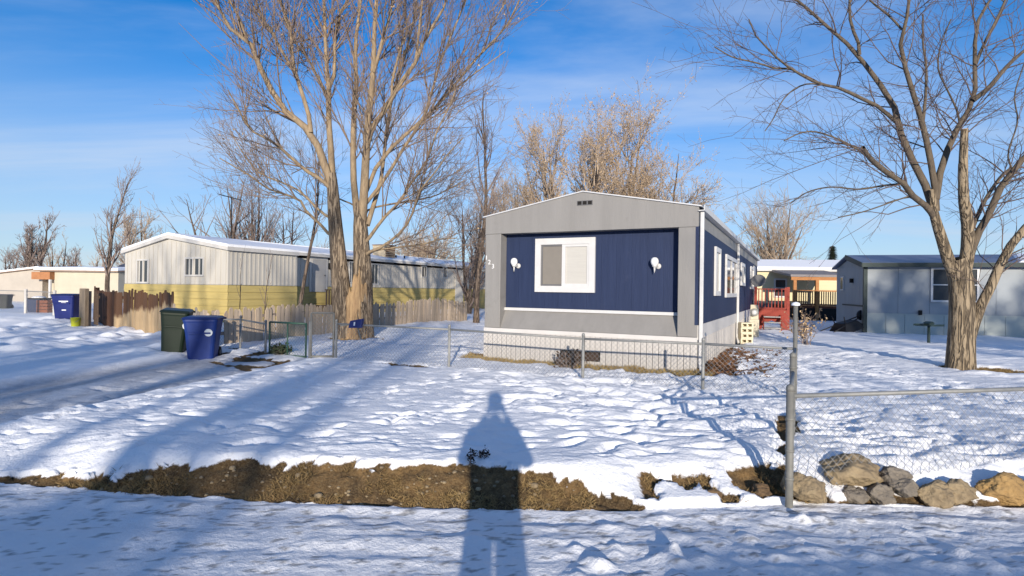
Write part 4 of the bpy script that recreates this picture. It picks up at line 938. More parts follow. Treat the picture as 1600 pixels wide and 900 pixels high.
# clutter by the far fence
q = on_z(60, 487, .1); z = gz(q.x, q.y)
tb = thing('storage_tote', (q.x - .25, q.y + .3, z), .2, 'dark blue lidded tote with snow on top by the far fence', 'tote')
p = MB(); p.hexa([(-.32, -.25, 0), (.32, -.25, 0), (.32, .25, 0), (-.32, .25, 0)], [(-.38, -.3, .62), (.38, -.3, .62), (.38, .3, .62), (-.38, .3, .62)]); p.build('box', mat('dark_blue_tote', (.03, .045, .10), .5), tb, bevel=.02)
p = MB(); p.box(-.42, .42, -.33, .33, .622, .68); p.build('lid', M_DARK, tb, bevel=.02); p = MB(); p.lathe([(.30, 0), (.22, .06), (.05, .09)], 12, (0, 0, .681)); p.build('snow_cap', M_SNOW, tb, True)
cb = thing('wooden_crate', (q.x + .35, q.y + .1, z - .02), -.2, 'reddish brown wooden crate beside the snowy blue tote', 'crate')
for i in range(4):
    for sy in (-1, 1): p = MB(); p.box(-.32, .32, sy * .26 - .01, sy * .26 + .01, .02 + i * .15, .15 + i * .15); p.build('slat', mat('red_brown_slat', (.24, .09, .05), .8, .25), cb)
    for sx in (-1, 1): p = MB(); p.box(sx * .31 - .01, sx * .31 + .01, -.248, .248, .02 + i * .15, .15 + i * .15); p.build('slat', MATS['red_brown_slat'], cb)
# ================================================================== bird bath, mower
M_BB = mat('dark_green_bird_bath', (.025, .045, .045), .5, .2)
q = on_z(1451, 538, .02)
bb = thing('bird_feeder', (q.x, q.y, gz(q.x, q.y)), math.radians(20), 'dark green post-mounted bird feeder tray left of the right tree', 'bird feeder')
p = MB(); p.cyl((0, 0, -.3), (0, 0, .50), .045, .035, 8); p.build('post', M_BB, bb, True)
p = MB(); p.box(-.27, .27, -.22, .22, .50, .53); p.box(-.30, .30, -.25, -.222, .505, .56); p.box(-.30, .30, .222, .25, .505, .56); p.build('tray', M_BB, bb)
p = MB(); p.box(-.10, .10, -.08, .08, .531, .575); p.prism([(-.13, .58), (.13, .58), (0, .64)], 1, -.1, .1); p.build('hopper', M_BB, bb)
q = on_z(1326, 522, 0)
wb_ = thing('wheelbarrow', (q.x, q.y + .2, gz(q.x, q.y)), math.radians(12), 'black wheelbarrow overturned beside the end of the blue-grey house', 'wheelbarrow'); wb_.rotation_euler = (math.radians(180), math.radians(-12), math.radians(20)); wb_.location.z += .62
M_BLK = mat('black_steel', (.012, .012, .014), .5, .2)
p = MB(); p.hexa([(-.35, -.25, .25), (.30, -.20, .25), (.30, .20, .25), (-.35, .25, .25)], [(-.60, -.40, .62), (.60, -.34, .58), (.60, .34, .58), (-.60, .40, .62)]); p.build('tray', M_BLK, wb_, bevel=.03)
for sy in (-1, 1):
    p = MB(); p.cyl((.75, sy * .06, .2), (-1.1, sy * .30, .42), .022, .022, 8); p.build('handle', M_BLK, wb_, True)
    p = MB(); p.cyl((-.35, sy * .22, .27), (-.40, sy * .26, -.02), .018, .018, 8); p.build('leg', M_BLK, wb_, True)
p = MB(); p.cyl((.78, -.05, .18), (.78, .05, .18), .19, .19, 18); p.build('wheel', M_BLK, wb_, True)
# ================================================================== ROCKS
def rock_mesh(nm, sx, sy, sz, seed, material, flat=.55):
    bm = bmesh.new(); bmesh.ops.create_icosphere(bm, subdivisions=5, radius=1.0); r = random.Random(seed)
    planes = [(Vector((r.gauss(0, 1), r.gauss(0, 1), r.gauss(0, .8))).normalized(), r.uniform(.58, .88)) for _ in range(13)]
    for v in bm.verts:
        d = v.co.normalized(); k = 1.0
        for nn, h_ in planes:
            c = d.dot(nn)
            if c > .05: k = min(k, h_ / c)
        nz_ = float(fbm(np.array(d.x * 2 + seed), np.array(d.y * 2 + d.z * 1.7), 1.3, seed % 5, 4)) * .15 + abs(float(fbm(np.array(d.x * 5 + d.z * 4), np.array(d.y * 5 - d.z * 3), 1.0, 3, 3))) * .12 + float(vnoise(np.array(d.x * 17 + d.z * 13), np.array(d.y * 17 - d.z * 9), 1.0, 3)) * .035
        k = k + nz_; v.co = Vector((d.x * k * sx, d.y * k * sy, d.z * k * sz))
    me = bpy.data.meshes.new(nm); bm.to_mesh(me); bm.free(); me.materials.append(material)
    for f in me.polygons: f.use_smooth = True
    return me
M_RK = [mat('tan_boulder', (.36, .28, .17), .9, .3, 5, bump=.8, bscale=28, col2=(.17, .13, .085)), mat('grey_boulder', (.25, .215, .17), .9, .3, 5, bump=.8, bscale=28, col2=(.125, .11, .095)),
        mat('ochre_boulder', (.42, .27, .11), .9, .25, 5, bump=.8, bscale=28, col2=(.25, .16, .07)), mat('brown_rock', (.20, .13, .07), .9, .3, 6, bump=.8, bscale=28, col2=(.09, .06, .035))]
for m_ in M_RK:
    for n_ in m_.node_tree.nodes:
        if n_.type == 'BUMP': n_.inputs['Distance'].default_value = .03
ROCKS = [  # px, py centre, depth, half sizes in px, material, label
 (1262, 763, 4.42, 31, 24, 0, 'tan angular boulder at the foot of the thick fence post'),
 (1325, 739, 4.62, 42, 27, 0, 'largest pale tan boulder resting on smaller stones'),
 (1338, 774, 4.46, 22, 15, 1, 'grey stone tucked under the largest tan boulder'),
 (1377, 774, 4.42, 23, 16, 1, 'dark smooth grey stone at the lower edge of the boulders'),
 (1400, 748, 4.52, 26, 15, 1, 'dark mossy stone right of the largest boulder'),
 (1412, 762, 4.44, 22, 15, 1, 'mid grey stone leaning right of the dark mossy stone'),
 (1436, 776, 4.50, 17, 12, 3, 'small brown stone between grey stones'),
 (1466, 772, 4.42, 27, 18, 0, 'rounded tan-grey boulder in the middle of the row'),
 (1502, 770, 4.44, 27, 17, 0, 'long pale boulder left of the ochre one'),
 (1568, 764, 4.46, 40, 22, 2, 'big ochre boulder at the right end of the row'),
 (1628, 768, 4.48, 30, 20, 3, 'brown boulder at the right picture edge'),
 (1300, 772, 4.55, 14, 9, 3, 'little brown stone between the two tan boulders'),
 (1192, 771, 4.50, 19, 12, 3, 'mossy brown clod just left of the thick fence post'),
 (1118, 776, 4.42, 16, 10, 3, 'brown clod poking from the snow near the road edge'),
]
for i, (px, py, dd, hx, hy, mi, lb) in enumerate(ROCKS):
    q = at_y(px, py, dd); s_ = dd / FPX
    o = link_mesh('boulder', rock_mesh('boulder', hx * s_ * 1.08, min(hx, hy * 1.3) * s_ * 1.1, hy * s_ * 1.16, 20 + i, M_RK[mi])); o.location = (q.x, q.y + .02, q.z - .004); o.rotation_euler = (0, (.25 if i in (4, 5) else 0), 0)
    tag(o, lb, 'rock', 'boulders along the road edge')
# ================================================================== TREES
def tubes(P, Rr, k):
    B, n, _ = P.shape
    T = np.gradient(P, axis=1); T /= np.linalg.norm(T, axis=2, keepdims=True) + 1e-9
    mean = T.mean(1); ref = np.where(np.abs(mean[:, 2:3]) > .8, np.array([[1., .2, 0]]), np.array([[.1, .2, 1.]]))
    X = np.cross(T, ref[:, None, :]); X /= np.linalg.norm(X, axis=2, keepdims=True) + 1e-9; Y = np.cross(T, X)
    th = np.arange(k) * 2 * np.pi / k
    ring = P[:, :, None, :] + Rr[:, :, None, None] * (X[:, :, None, :] * np.cos(th)[None, None, :, None] + Y[:, :, None, :] * np.sin(th)[None, None, :, None])
    idx = np.arange(B * n * k).reshape(B, n, k); a = idx[:, :-1, :]; b = idx[:, 1:, :]
    F = np.stack([a, np.roll(a, -1, 2), np.roll(b, -1, 2), b], -1).reshape(-1, 4)
    return ring.reshape(-1, 3), F
def join(parts):
    Vs, Fs, k = [], [], 0
    for v, f in parts: Vs.append(v); Fs.append(f + k); k += len(v)
    return np.concatenate(Vs), np.concatenate(Fs)
def unit(a): return a / (np.linalg.norm(a, axis=-1, keepdims=True) + 1e-9)
def grow(P, Rr, G, count=None, dens=None, t=(.2, 1.), ang=(25, 55), length=1.0, lvar=.35, lfall=.4, n=5, up=.12, wob=.12, rr=.55, rmax=1e9, rtip=.003, absl=True, bias=None):
    """children along every parent polyline; lengths in metres"""
    B, m, _ = P.shape; seg = np.linalg.norm(np.diff(P, axis=1), axis=2).sum(1)
    cnt = np.full(B, count) if count is not None else G.poisson(np.maximum(.01, seg * dens))
    ix = np.repeat(np.arange(B), cnt); N = len(ix)
    if N == 0: return np.zeros((0, n, 3)), np.zeros((0, n))
    tt = t[0] + (t[1] - t[0]) * G.random(N); f = tt * (m - 1); i0 = np.minimum(f.astype(int), m - 2); fr = (f - i0)[:, None]
    p0 = P[ix, i0] * (1 - fr) + P[ix, i0 + 1] * fr; T = unit(P[ix, i0 + 1] - P[ix, i0]); r0 = Rr[ix, i0] * (1 - fr[:, 0]) + Rr[ix, i0 + 1] * fr[:, 0]
    q = G.normal(size=(N, 3)); 
    if bias is not None: q = q + np.array(bias)
    q = unit(q - (q * T).sum(1, keepdims=True) * T)
    a = np.radians(ang[0] + (ang[1] - ang[0]) * G.random(N))[:, None]
    d = unit(np.cos(a) * T + np.sin(a) * q)
    L = (length if absl else length * seg[ix]) * (1 - lfall * tt) * np.exp(G.normal(0, lvar, N))
    st = (L / (n - 1))[:, None]; pts = [p0]; dd = d
    for _ in range(n - 1):
        dd = unit(dd + np.array([[0, 0, up]]) + G.normal(0, wob, (N, 3))); pts.append(pts[-1] + dd * st)
    r1 = np.minimum(np.minimum(r0 * rr, rmax), .03 * L + rtip); s = np.linspace(0, 1, n)
    return np.stack(pts, 1), np.maximum(r1[:, None] * (1 - s) + rtip * s, rtip * .6)
def resample(pts, n):
    pts = np.array(pts, float); 
    if len(pts) > 2:                     # Catmull-Rom through the points
        ext = np.concatenate([[2 * pts[0] - pts[1]], pts, [2 * pts[-1] - pts[-2]]]); out = []
        for i in range(len(pts) - 1):
            a, b, c, d = ext[i:i + 4]
            for u in np.linspace(0, 1, 6, endpoint=False): out.append(.5 * (2 * b + (c - a) * u + (2 * a - 5 * b + 4 * c - d) * u * u + (3 * b - a - 3 * c + d) * u ** 3))
        out.append(pts[-1]); pts = np.array(out)
    s = np.concatenate([[0], np.cumsum(np.linalg.norm(np.diff(pts[:, :3], axis=0), axis=1))]); q = np.linspace(0, s[-1], n)
    return np.stack([np.interp(q, s, pts[:, j]) for j in range(pts.shape[1])], 1)
def bark(name, c0, c1, sc=7.0, bump=1.0, moss=None):
    m = mat(name, c0, .9, .3, sc, (2.2, 2.2, .30), 0, sc * 1.3, col2=tuple((a * .6 + b * .4) for a, b in zip(c0, c1)))
    t = m.node_tree; n = t.nodes; l = t.links; b = n['Principled BSDF']; src = b.inputs['Base Color'].links[0].from_socket
    tc = n.new('ShaderNodeTexCoord')
    mp = n.new('ShaderNodeMapping'); mp.inputs['Scale'].default_value = (15, 15, 1.7); l.new(tc.outputs['Object'], mp.inputs[0])
    fu = n.new('ShaderNodeTexNoise'); fu.inputs['Scale'].default_value = 1.0; fu.inputs['Detail'].default_value = 3; fu.inputs['Distortion'].default_value = .5; l.new(mp.outputs[0], fu.inputs['Vector'])
    s1 = n.new('ShaderNodeMath'); s1.operation = 'SUBTRACT'; l.new(fu.outputs[0], s1.inputs[0]); s1.inputs[1].default_value = .5
    s2 = n.new('ShaderNodeMath'); s2.operation = 'ABSOLUTE'; l.new(s1.outputs[0], s2.inputs[0])
    r = n.new('ShaderNodeMapRange'); r.inputs[1].default_value = .0; r.inputs[2].default_value = .085; l.new(s2.outputs[0], r.inputs[0])
    mx = n.new('ShaderNodeMixRGB'); mx.inputs[1].default_value = tuple(v * .85 for v in c1) + (1,); l.new(r.outputs[0], mx.inputs[0]); l.new(src, mx.inputs[2]); l.new(mx.outputs[0], b.inputs['Base Color'])
    nz = n.new('ShaderNodeTexNoise'); nz.inputs['Scale'].default_value = 30; nz.inputs['Detail'].default_value = 4; l.new(tc.outputs['Object'], nz.inputs['Vector'])
    sm = n.new('ShaderNodeMath'); sm.operation = 'MULTIPLY_ADD'; l.new(nz.outputs[0], sm.inputs[0]); sm.inputs[1].default_value = .35; l.new(r.outputs[0], sm.inputs[2])
    bp = n.new('ShaderNodeBump'); bp.inputs['Strength'].default_value = bump; bp.inputs['Distance'].default_value = .035; l.new(sm.outputs[0], bp.inputs['Height']); l.new(bp.outputs[0], b.inputs['Normal'])
    return m
M_BK_CW = bark('cottonwood_bark', (.35, .27, .185), (.13, .095, .068))
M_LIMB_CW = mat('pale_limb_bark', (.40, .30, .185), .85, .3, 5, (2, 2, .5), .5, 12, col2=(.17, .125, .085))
M_TW_CW = mat('cottonwood_twig', (.31, .225, .155), .8, .3, 1.5, col2=(.16, .115, .095))
M_BK_R = bark('grey_elm_bark', (.34, .265, .175), (.115, .088, .062))
M_TW_R = mat('elm_twig', (.16, .115, .095), .8, .3, 1.5, col2=(.095, .07, .065))
M_BK_BG = bark('background_bark', (.20, .15, .115), (.09, .068, .055))
M_TW_BG = mat('background_twig', (.28, .215, .18), .85, .25, .8, col2=(.17, .13, .115))
M_TW_TAN = mat('tan_twig', (.44, .34, .24), .85, .25, .8, col2=(.30, .225, .165))
M_LEAF = mat('dry_tan_leaf', (.52, .38, .23), .8, .3, 1.2, col2=(.34, .235, .14))
M_RAW = mat('raw_split_wood', (.50, .34, .18), .85, .25, 6, (3, 3, .3), .8, 22, col2=(.17, .105, .06))

def leaves(P, G, per, size, jit=.06):
    B, n, _ = P.shape; N = B * per; ix = np.repeat(np.arange(B), per); f = G.random(N) * (n - 1); i0 = np.minimum(f.astype(int), n - 2); fr = (f - i0)[:, None]
    c = P[ix, i0] * (1 - fr) + P[ix, i0 + 1] * fr + G.normal(0, jit, (N, 3))
    a = unit(G.normal(size=(N, 3))); b = unit(np.cross(a, G.normal(size=(N, 3)))); s = size * (.6 + .8 * G.random(N))[:, None]
    V = np.stack([c - a * s, c + b * s * .6, c + a * s, c - b * s * .6], 1).reshape(-1, 3); F = np.arange(N * 4).reshape(N, 4)
    return V, F
def tree_thing(name, foot, label, cat, trunkVF, twigVF, mb, mt, leafVF=None, group=None):
    o = thing(name, tuple(foot), 0, label, cat, group); O = np.array(foot)
    link_mesh('trunk', np_mesh('trunk', trunkVF[0] - O, trunkVF[1], mb), o)
    c = link_mesh('crown', np_mesh('crown', twigVF[0] - O, twigVF[1], mt), o); c['kind'] = 'stuff'
    if leafVF is not None:
        l_ = link_mesh('leaves', np_mesh('leaves', leafVF[0] - O, leafVF[1], M_LEAF, False), o); l_['kind'] = 'stuff'
    return o
# ---- limbs traced from the photograph: a pixel path at the tree's own distance, each limb leaning towards or away from us
def traced(specs, D0, seed, ext=2.4):
    G = np.random.default_rng(seed); done = {}; out = []
    for key, par, pix, r0, r1, dd in specs:
        y0 = D0
        if par:
            pp = done[par]; pj = np.array([[800 + FPX * p[0] / p[1], 450 - FPX * (p[2] - CAMZ) / p[1]] for p in pp[:, :3]])
            y0 = pp[np.argmin(((pj - np.array(pix[0])) ** 2).sum(1)), 1]
        n = len(pix); pts = []
        for i, (px, py) in enumerate(pix):
            v = at_y(px, py, y0 + dd * (i / max(1, n - 1)) ** 1.2); pts.append((v.x, v.y, v.z))
        if pix[-1][1] < 22 and ext:
            d = unit(np.array(pts[-1]) - np.array(pts[-2])); p = np.array(pts[-1])
            for k in range(3): d = unit(d + np.array([G.normal(0, .12), G.normal(0, .12), .12])); p = p + d * ext / 3; pts.append(tuple(p))
            r1 = min(r1, .018)
        s_ = D0 / FPX; m = len(pts)
        rad = np.linspace(r0 * s_ / 2, (r1 * s_ / 2 if r1 >= 1 else r1), m)
        done[key] = resample(np.column_stack([np.array(pts), rad]), 14)
        out.append(done[key])
    A = np.stack(out); return A[:, :, :3], A[:, :, 3]
CWS = [
 ('L', None, [(541, 545), (538, 505), (533, 450), (528, 395), (523, 340), (520, 296), (518, 270)], 34, 13.5, -.3),
 ('R', None, [(563, 545), (565, 500), (567, 440), (565, 390), (563, 350), (564, 318)], 36, 18, .2),
 ('La', 'L', [(520, 296), (512, 272), (497, 229), (484, 206), (466, 190), (450, 178), (428, 148), (412, 116), (400, 94), (394, 74), (386, 60), (368, 54), (354, 36), (338, 4)], 17, 3, -1.6),
 ('La2', 'La', [(386, 60), (378, 42), (370, 20), (358, 0)], 6, 3, -.4),
 ('Lb', 'La', [(486, 208), (482, 178), (470, 140), (460, 108), (456, 80), (454, 50), (448, 36), (438, 0)], 10, 4, 1.2),
 ('Lb2', 'Lb', [(459, 110), (438, 76), (422, 44), (410, 30), (400, 0)], 7, 3, .8),
 ('Lc', 'L', [(520, 296), (518, 249), (515, 208), (513, 175), (514, 140), (510, 100), (508, 50), (506, 0)], 15, 5, 1.0),
 ('Lc2', 'Lc', [(514, 138), (522, 120), (523, 66), (528, 40), (532, 16), (548, -4)], 8, 4, .8),
 ('Lc3', 'Lc', [(512, 150), (500, 128), (490, 108), (480, 90), (460, 64), (446, 20)], 7, 3, 1.4),
 ('Ld', 'L', [(520, 300), (504, 282), (479, 267), (458, 249), (438, 231), (420, 218), (392, 203), (372, 170), (356, 140)], 9, 2, -2.0),
 ('Le', 'L', [(526, 372), (517, 369), (499, 349), (479, 331), (469, 313), (443, 303), (415, 293), (395, 277), (369, 262), (343, 247)], 7, 2, -1.2),
 ('Lf', 'L', [(524, 345), (500, 330), (470, 300), (440, 285), (405, 270), (380, 240), (360, 205)], 6, 2, 2.2),
 ('Ra', 'R', [(561, 360), (556, 318), (552, 272), (552, 221), (553, 176), (557, 140), (555, 90), (556, 60), (560, 30), (564, 0)], 16, 6, .9),
 ('Rb', 'R', [(565, 360), (568, 313), (571, 259), (574, 208), (577, 170), (583, 120), (584, 90), (585, 50), (588, 0)], 20, 9, -.8),
 ('Rb2', 'Rb', [(584, 112), (588, 100), (598, 60), (606, 36), (614, 0)], 8, 4, -.6),
 ('Rc', 'Rb', [(574, 225), (581, 200), (600, 174), (616, 146), (630, 124), (648, 100), (658, 76), (668, 52), (684, 30), (698, 0)], 12, 5, -1.0),
 ('Rc2', 'Rc', [(648, 100), (652, 76), (654, 50), (658, 20), (660, 0)], 6, 3, .4),
 ('Rc3', 'Rc', [(612, 150), (614, 120), (630, 64), (636, 50), (632, 0)], 6, 3, .9),
 ('Rd', 'R', [(574, 352), (579, 336), (589, 303), (597, 272), (602, 221), (607, 183), (618, 130), (640, 60), (650, 10)], 11, 3, 2.0),
 ('Re', 'R', [(572, 300), (589, 259), (607, 236), (627, 216), (648, 198), (663, 185), (684, 165), (700, 146), (740, 96), (760, 76), (780, 54), (796, 34), (806, 12)], 9, 3, .6),
 ('Re2', 'Re', [(752, 84), (760, 66), (768, 40), (788, 6)], 4, 2, .2),
 ('Re3', 'Re', [(700, 146), (720, 132), (740, 116), (765, 98), (790, 80)], 4, 2, -.4),
 ('Rf', 'R', [(572, 318), (594, 290), (607, 272), (622, 244), (638, 221), (653, 198), (668, 170), (676, 140), (688, 96), (700, 68), (720, 20)], 8, 3, -1.4),
 ('Rg', 'R', [(566, 385), (575, 374), (586, 359), (599, 341), (622, 318), (635, 298), (648, 277), (663, 259), (673, 234), (686, 196), (699, 175), (712, 140)], 8, 2, -1.8),
 ('Rh', 'R', [(566, 402), (574, 395), (594, 387), (622, 367), (640, 344), (650, 316), (658, 295), (678, 272), (699, 242), (724, 215)], 7, 2, -2.4),
 ('Ri', 'R', [(566, 405), (584, 392), (617, 387), (663, 381), (686, 374), (714, 372)], 5, 2, -1.6),
 ('Rj', 'R', [(570, 338), (579, 326), (627, 316), (673, 308), (700, 296), (725, 282)], 5, 2, 1.8),
 ('Rk', 'R', [(568, 330), (548, 318), (520, 304), (500, 268), (478, 262), (455, 272)], 4, 2, 2.4),
]
G1 = np.random.default_rng(101)
P1_, R1_ = traced(CWS, CW.y, 3)
for i in (0, 1):      # flared foot
    R1_[i] *= 1 + .30 * np.exp(-np.linspace(0, 5, 14))
limbs = slice(2, None); R1_[2:] *= .74
c1, r1 = grow(P1_[limbs], R1_[limbs], G1, dens=3.9, t=(.18, .99), ang=(20, 48), length=2.1, lfall=.45, n=6, up=.10, wob=.10, rr=.5, rmax=.022, rtip=.004)
c2, r2 = grow(c1, r1, G1, dens=4.2, t=(.12, 1), ang=(22, 50), length=.95, n=4, up=.12, wob=.12, rr=.6, rmax=.009, rtip=.0040)
c3, r3 = grow(c2, r2, G1, dens=3.0, t=(.2, 1), ang=(25, 50), length=.42, n=3, up=.12, wob=.10, rr=.7, rmax=.006, rtip=.0034)
print('cottonwood', len(c1), len(c2), len(c3))
lv = leaves(c2[G1.random(len(c2)) < .10], G1, 2, .028)
cw = tree_thing('cottonwood_tree', (CW.x, CW.y, gz(CW.x, CW.y)), 'huge bare twin-stemmed cottonwood with stripped bark in the left yard', 'tree', join([tubes(P1_[:2], R1_[:2], 20)]), join([tubes(c1, r1, 4), tubes(c2, r2, 3), tubes(c3, r3, 3)]), M_BK_CW, M_TW_CW, lv)
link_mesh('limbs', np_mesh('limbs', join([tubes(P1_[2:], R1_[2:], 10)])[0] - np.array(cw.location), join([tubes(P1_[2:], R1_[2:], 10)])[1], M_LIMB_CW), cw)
# stripped, splintered face of the trunk
bm = bmesh.new(); bmesh.ops.create_grid(bm, x_segments=34, y_segments=40, size=1.0); rr_ = random.Random(8)
for v in bm.verts:
    u, t = v.co.x, v.co.y; 
    zt = 1.75 + .22 * math.sin(u * 3 + .6) - .9 * abs(u - .25) + .16 * math.sin(u * 21) + .1 * math.sin(u * 37 + 1)
    z = -.05 + (t * .5 + .5) * max(.35, zt); th = u * 1.25
    rd = .44 + .15 * math.exp(-z * 3.0) + .022 * math.sin(u * 31 + z * 3) + .05 * float(fbm(np.array(u * 6), np.array(z * 1.2), 1.0, 4, 3)) + .03 * float(vnoise(np.array(u * 14), np.array(z * 2.5), 1.0, 2)) * 2
    e = max(abs(u) - .8, 0) / .2; rd -= e * .10 + (.07 if t > .98 else 0)
    v.co = Vector((math.sin(th) * rd + .02 - .0 * z, -math.cos(th) * rd * .80 + .05, z))
me = bpy.data.meshes.new('stripped_bark'); bm.to_mesh(me); bm.free(); me.materials.append(M_RAW)
for f in me.polygons: f.use_smooth = True
o = link_mesh('stripped_wood', me, cw); o['label'] = 'pale orange stripped wood on the lower trunk'

RTS = [
 ('T', None, [(1501, 600), (1501, 560), (1503, 510), (1503, 465), (1500, 430), (1492, 405)], 36, 31, 0),
 ('A', 'T', [(1494, 430), (1484, 412), (1471, 372), (1461, 340), (1458, 322), (1456, 296)], 24, 11, -.2),
 ('A1', 'A', [(1461, 342), (1449, 324), (1425, 305), (1412, 287), (1388, 271), (1361, 249), (1348, 231)], 12, 8, -1.0),
 ('A1b', 'A1', [(1361, 249), (1338, 232), (1306, 216), (1275, 206), (1250, 208), (1225, 220)], 4, 2, -.6),
 ('A1c', 'A1', [(1412, 287), (1380, 290), (1340, 296), (1300, 292), (1262, 300), (1235, 318)], 4, 2, .9),
 ('A1d', 'A1', [(1425, 305), (1395, 315), (1352, 330), (1310, 340)], 3, 2, -.9),
 ('A2', 'A', [(1460, 332), (1447, 292), (1431, 260), (1415, 231), (1404, 196), (1396, 162), (1387, 144), (1367, 124), (1353, 104), (1342, 84), (1322, 67), (1300, 49), (1273, 22), (1249, 4)], 14, 4, .8),
 ('A2b', 'A2', [(1343, 86), (1342, 69), (1331, 42), (1327, 18), (1328, 0)], 7, 4, -.3),
 ('A2c', 'A2', [(1402, 192), (1396, 187), (1373, 167), (1344, 153), (1313, 138), (1289, 133), (1264, 124), (1236, 107), (1220, 96), (1200, 76), (1182, 58), (1170, 30)], 8, 2, -1.4),
 ('A2d', 'A2c', [(1236, 107), (1211, 107), (1196, 102), (1173, 96), (1144, 89), (1116, 73)], 4, 2, -.3),
 ('A2e', 'A2c', [(1289, 133), (1262, 131), (1240, 140), (1222, 158), (1208, 186), (1195, 205)], 3, 2, .4),
 ('A3', 'A', [(1463, 330), (1460, 287), (1452, 241), (1444, 204), (1433, 164), (1424, 138), (1416, 111), (1407, 80), (1409, 58), (1416, 33), (1420, 0)], 12, 5, -.7),
 ('A3a', 'A3', [(1409, 46), (1389, 24), (1369, 9), (1350, -10)], 4, 3, .5),
 ('A3b', 'A3', [(1442, 190), (1445, 165), (1447, 133), (1447, 100), (1442, 67), (1442, 22)], 6, 3, .7),
 ('A4', 'A', [(1462, 312), (1468, 273), (1481, 233), (1492, 209), (1502, 190), (1513, 173), (1524, 153), (1522, 122), (1524, 89), (1524, 44), (1536, 20), (1547, 0)], 13, 5, .9),
 ('A4b', 'A4', [(1523, 104), (1527, 93), (1542, 60), (1556, 33), (1571, 0)], 7, 4, .3),
 ('A4c', 'A4', [(1520, 157), (1544, 138), (1567, 111), (1584, 93), (1604, 76), (1640, 40)], 10, 4, -.5),
 ('A4d', 'A4', [(1500, 196), (1495, 172), (1480, 140), (1466, 108), (1470, 70), (1486, 30)], 4, 2, -1.0),
 ('B', 'T', [(1502, 440), (1511, 400), (1512, 353), (1506, 313), (1505, 260), (1507, 202)], 26, 12, -.5),
 ('C', 'B', [(1513, 408), (1527, 367), (1545, 335), (1564, 292), (1583, 268), (1602, 244), (1650, 200), (1690, 120)], 14, 8, -.6),
 ('C2', 'B', [(1514, 370), (1524, 345), (1535, 321), (1545, 303), (1564, 276), (1580, 263)], 8, 6, .8),
 ('C3', 'C', [(1583, 268), (1575, 240), (1590, 190), (1585, 150), (1600, 100)], 3, 2, -.4),
 ('D', 'T', [(1512, 540), (1520, 513), (1530, 483), (1547, 450), (1563, 413), (1577, 387), (1600, 358), (1640, 320), (1700, 250), (1730, 150)], 20, 10, -.5),
]
G2 = np.random.default_rng(77)
P2_, R2_ = traced(RTS, RT.y, 4, 2.0)
R2_[0] *= 1 + .25 * np.exp(-np.linspace(0, 5, 14))
R2_[1:] *= .80
sel = [i for i, s_ in enumerate(RTS) if s_[0] not in ('T', 'A', 'B')]
c1, r1 = grow(P2_[sel], R2_[sel], G2, dens=4.4, t=(.12, .99), ang=(25, 65), length=1.5, lfall=.35, n=6, up=.03, wob=.17, rr=.45, rmax=.014, rtip=.003)
c2, r2 = grow(c1, r1, G2, dens=4.2, t=(.12, 1), ang=(25, 60), length=.62, n=4, up=.03, wob=.18, rr=.6, rmax=.006, rtip=.0028)
c3, r3 = grow(c2, r2, G2, dens=3.2, t=(.2, 1), ang=(25, 60), length=.30, n=3, up=.02, wob=.15, rr=.7, rmax=.004, rtip=.0023)
TRK = [i for i, s_ in enumerate(RTS) if s_[0] in ('T', 'A', 'B', 'D')]; LMB = [i for i in range(len(RTS)) if i not in TRK]
print('right tree', len(c1), len(c2), len(c3))
rt = tree_thing('elm_tree', (RT.x, RT.y, gz(RT.x, RT.y)), 'big bare spreading tree with pruned stubs before the blue-grey house', 'tree', join([tubes(P2_[TRK], R2_[TRK], 16)]), join([tubes(c1, r1, 4), tubes(c2, r2, 3), tubes(c3, r3, 3)]), M_BK_R, M_TW_R)
M_LIMB_R = mat('dark_limb_bark', (.165, .13, .092), .9, .3, 6, (3, 3, .6), .6, 16, col2=(.07, .055, .043))
v_, f_ = tubes(P2_[LMB], R2_[LMB], 10); link_mesh('limbs', np_mesh('limbs', v_ - np.array(rt.location), f_, M_LIMB_R), rt)
for key, i_, tw in (('B', [s_[0] for s_ in RTS].index('B'), .9), ('C2', [s_[0] for s_ in RTS].index('C2'), .0)):
    if key == 'B':
        e_ = P2_[i_][-1]; d_ = unit(P2_[i_][-1] - P2_[i_][-2]); p = MB(); O = Vector(rt.location)
        p.cyl(Vector(e_) - O - Vector(d_) * .03, Vector(e_) - O + Vector(d_) * .012, R2_[i_][-1] * 1.03, R2_[i_][-1] * .9, 12); p.build('cut_stub', M_RAW, rt, True)

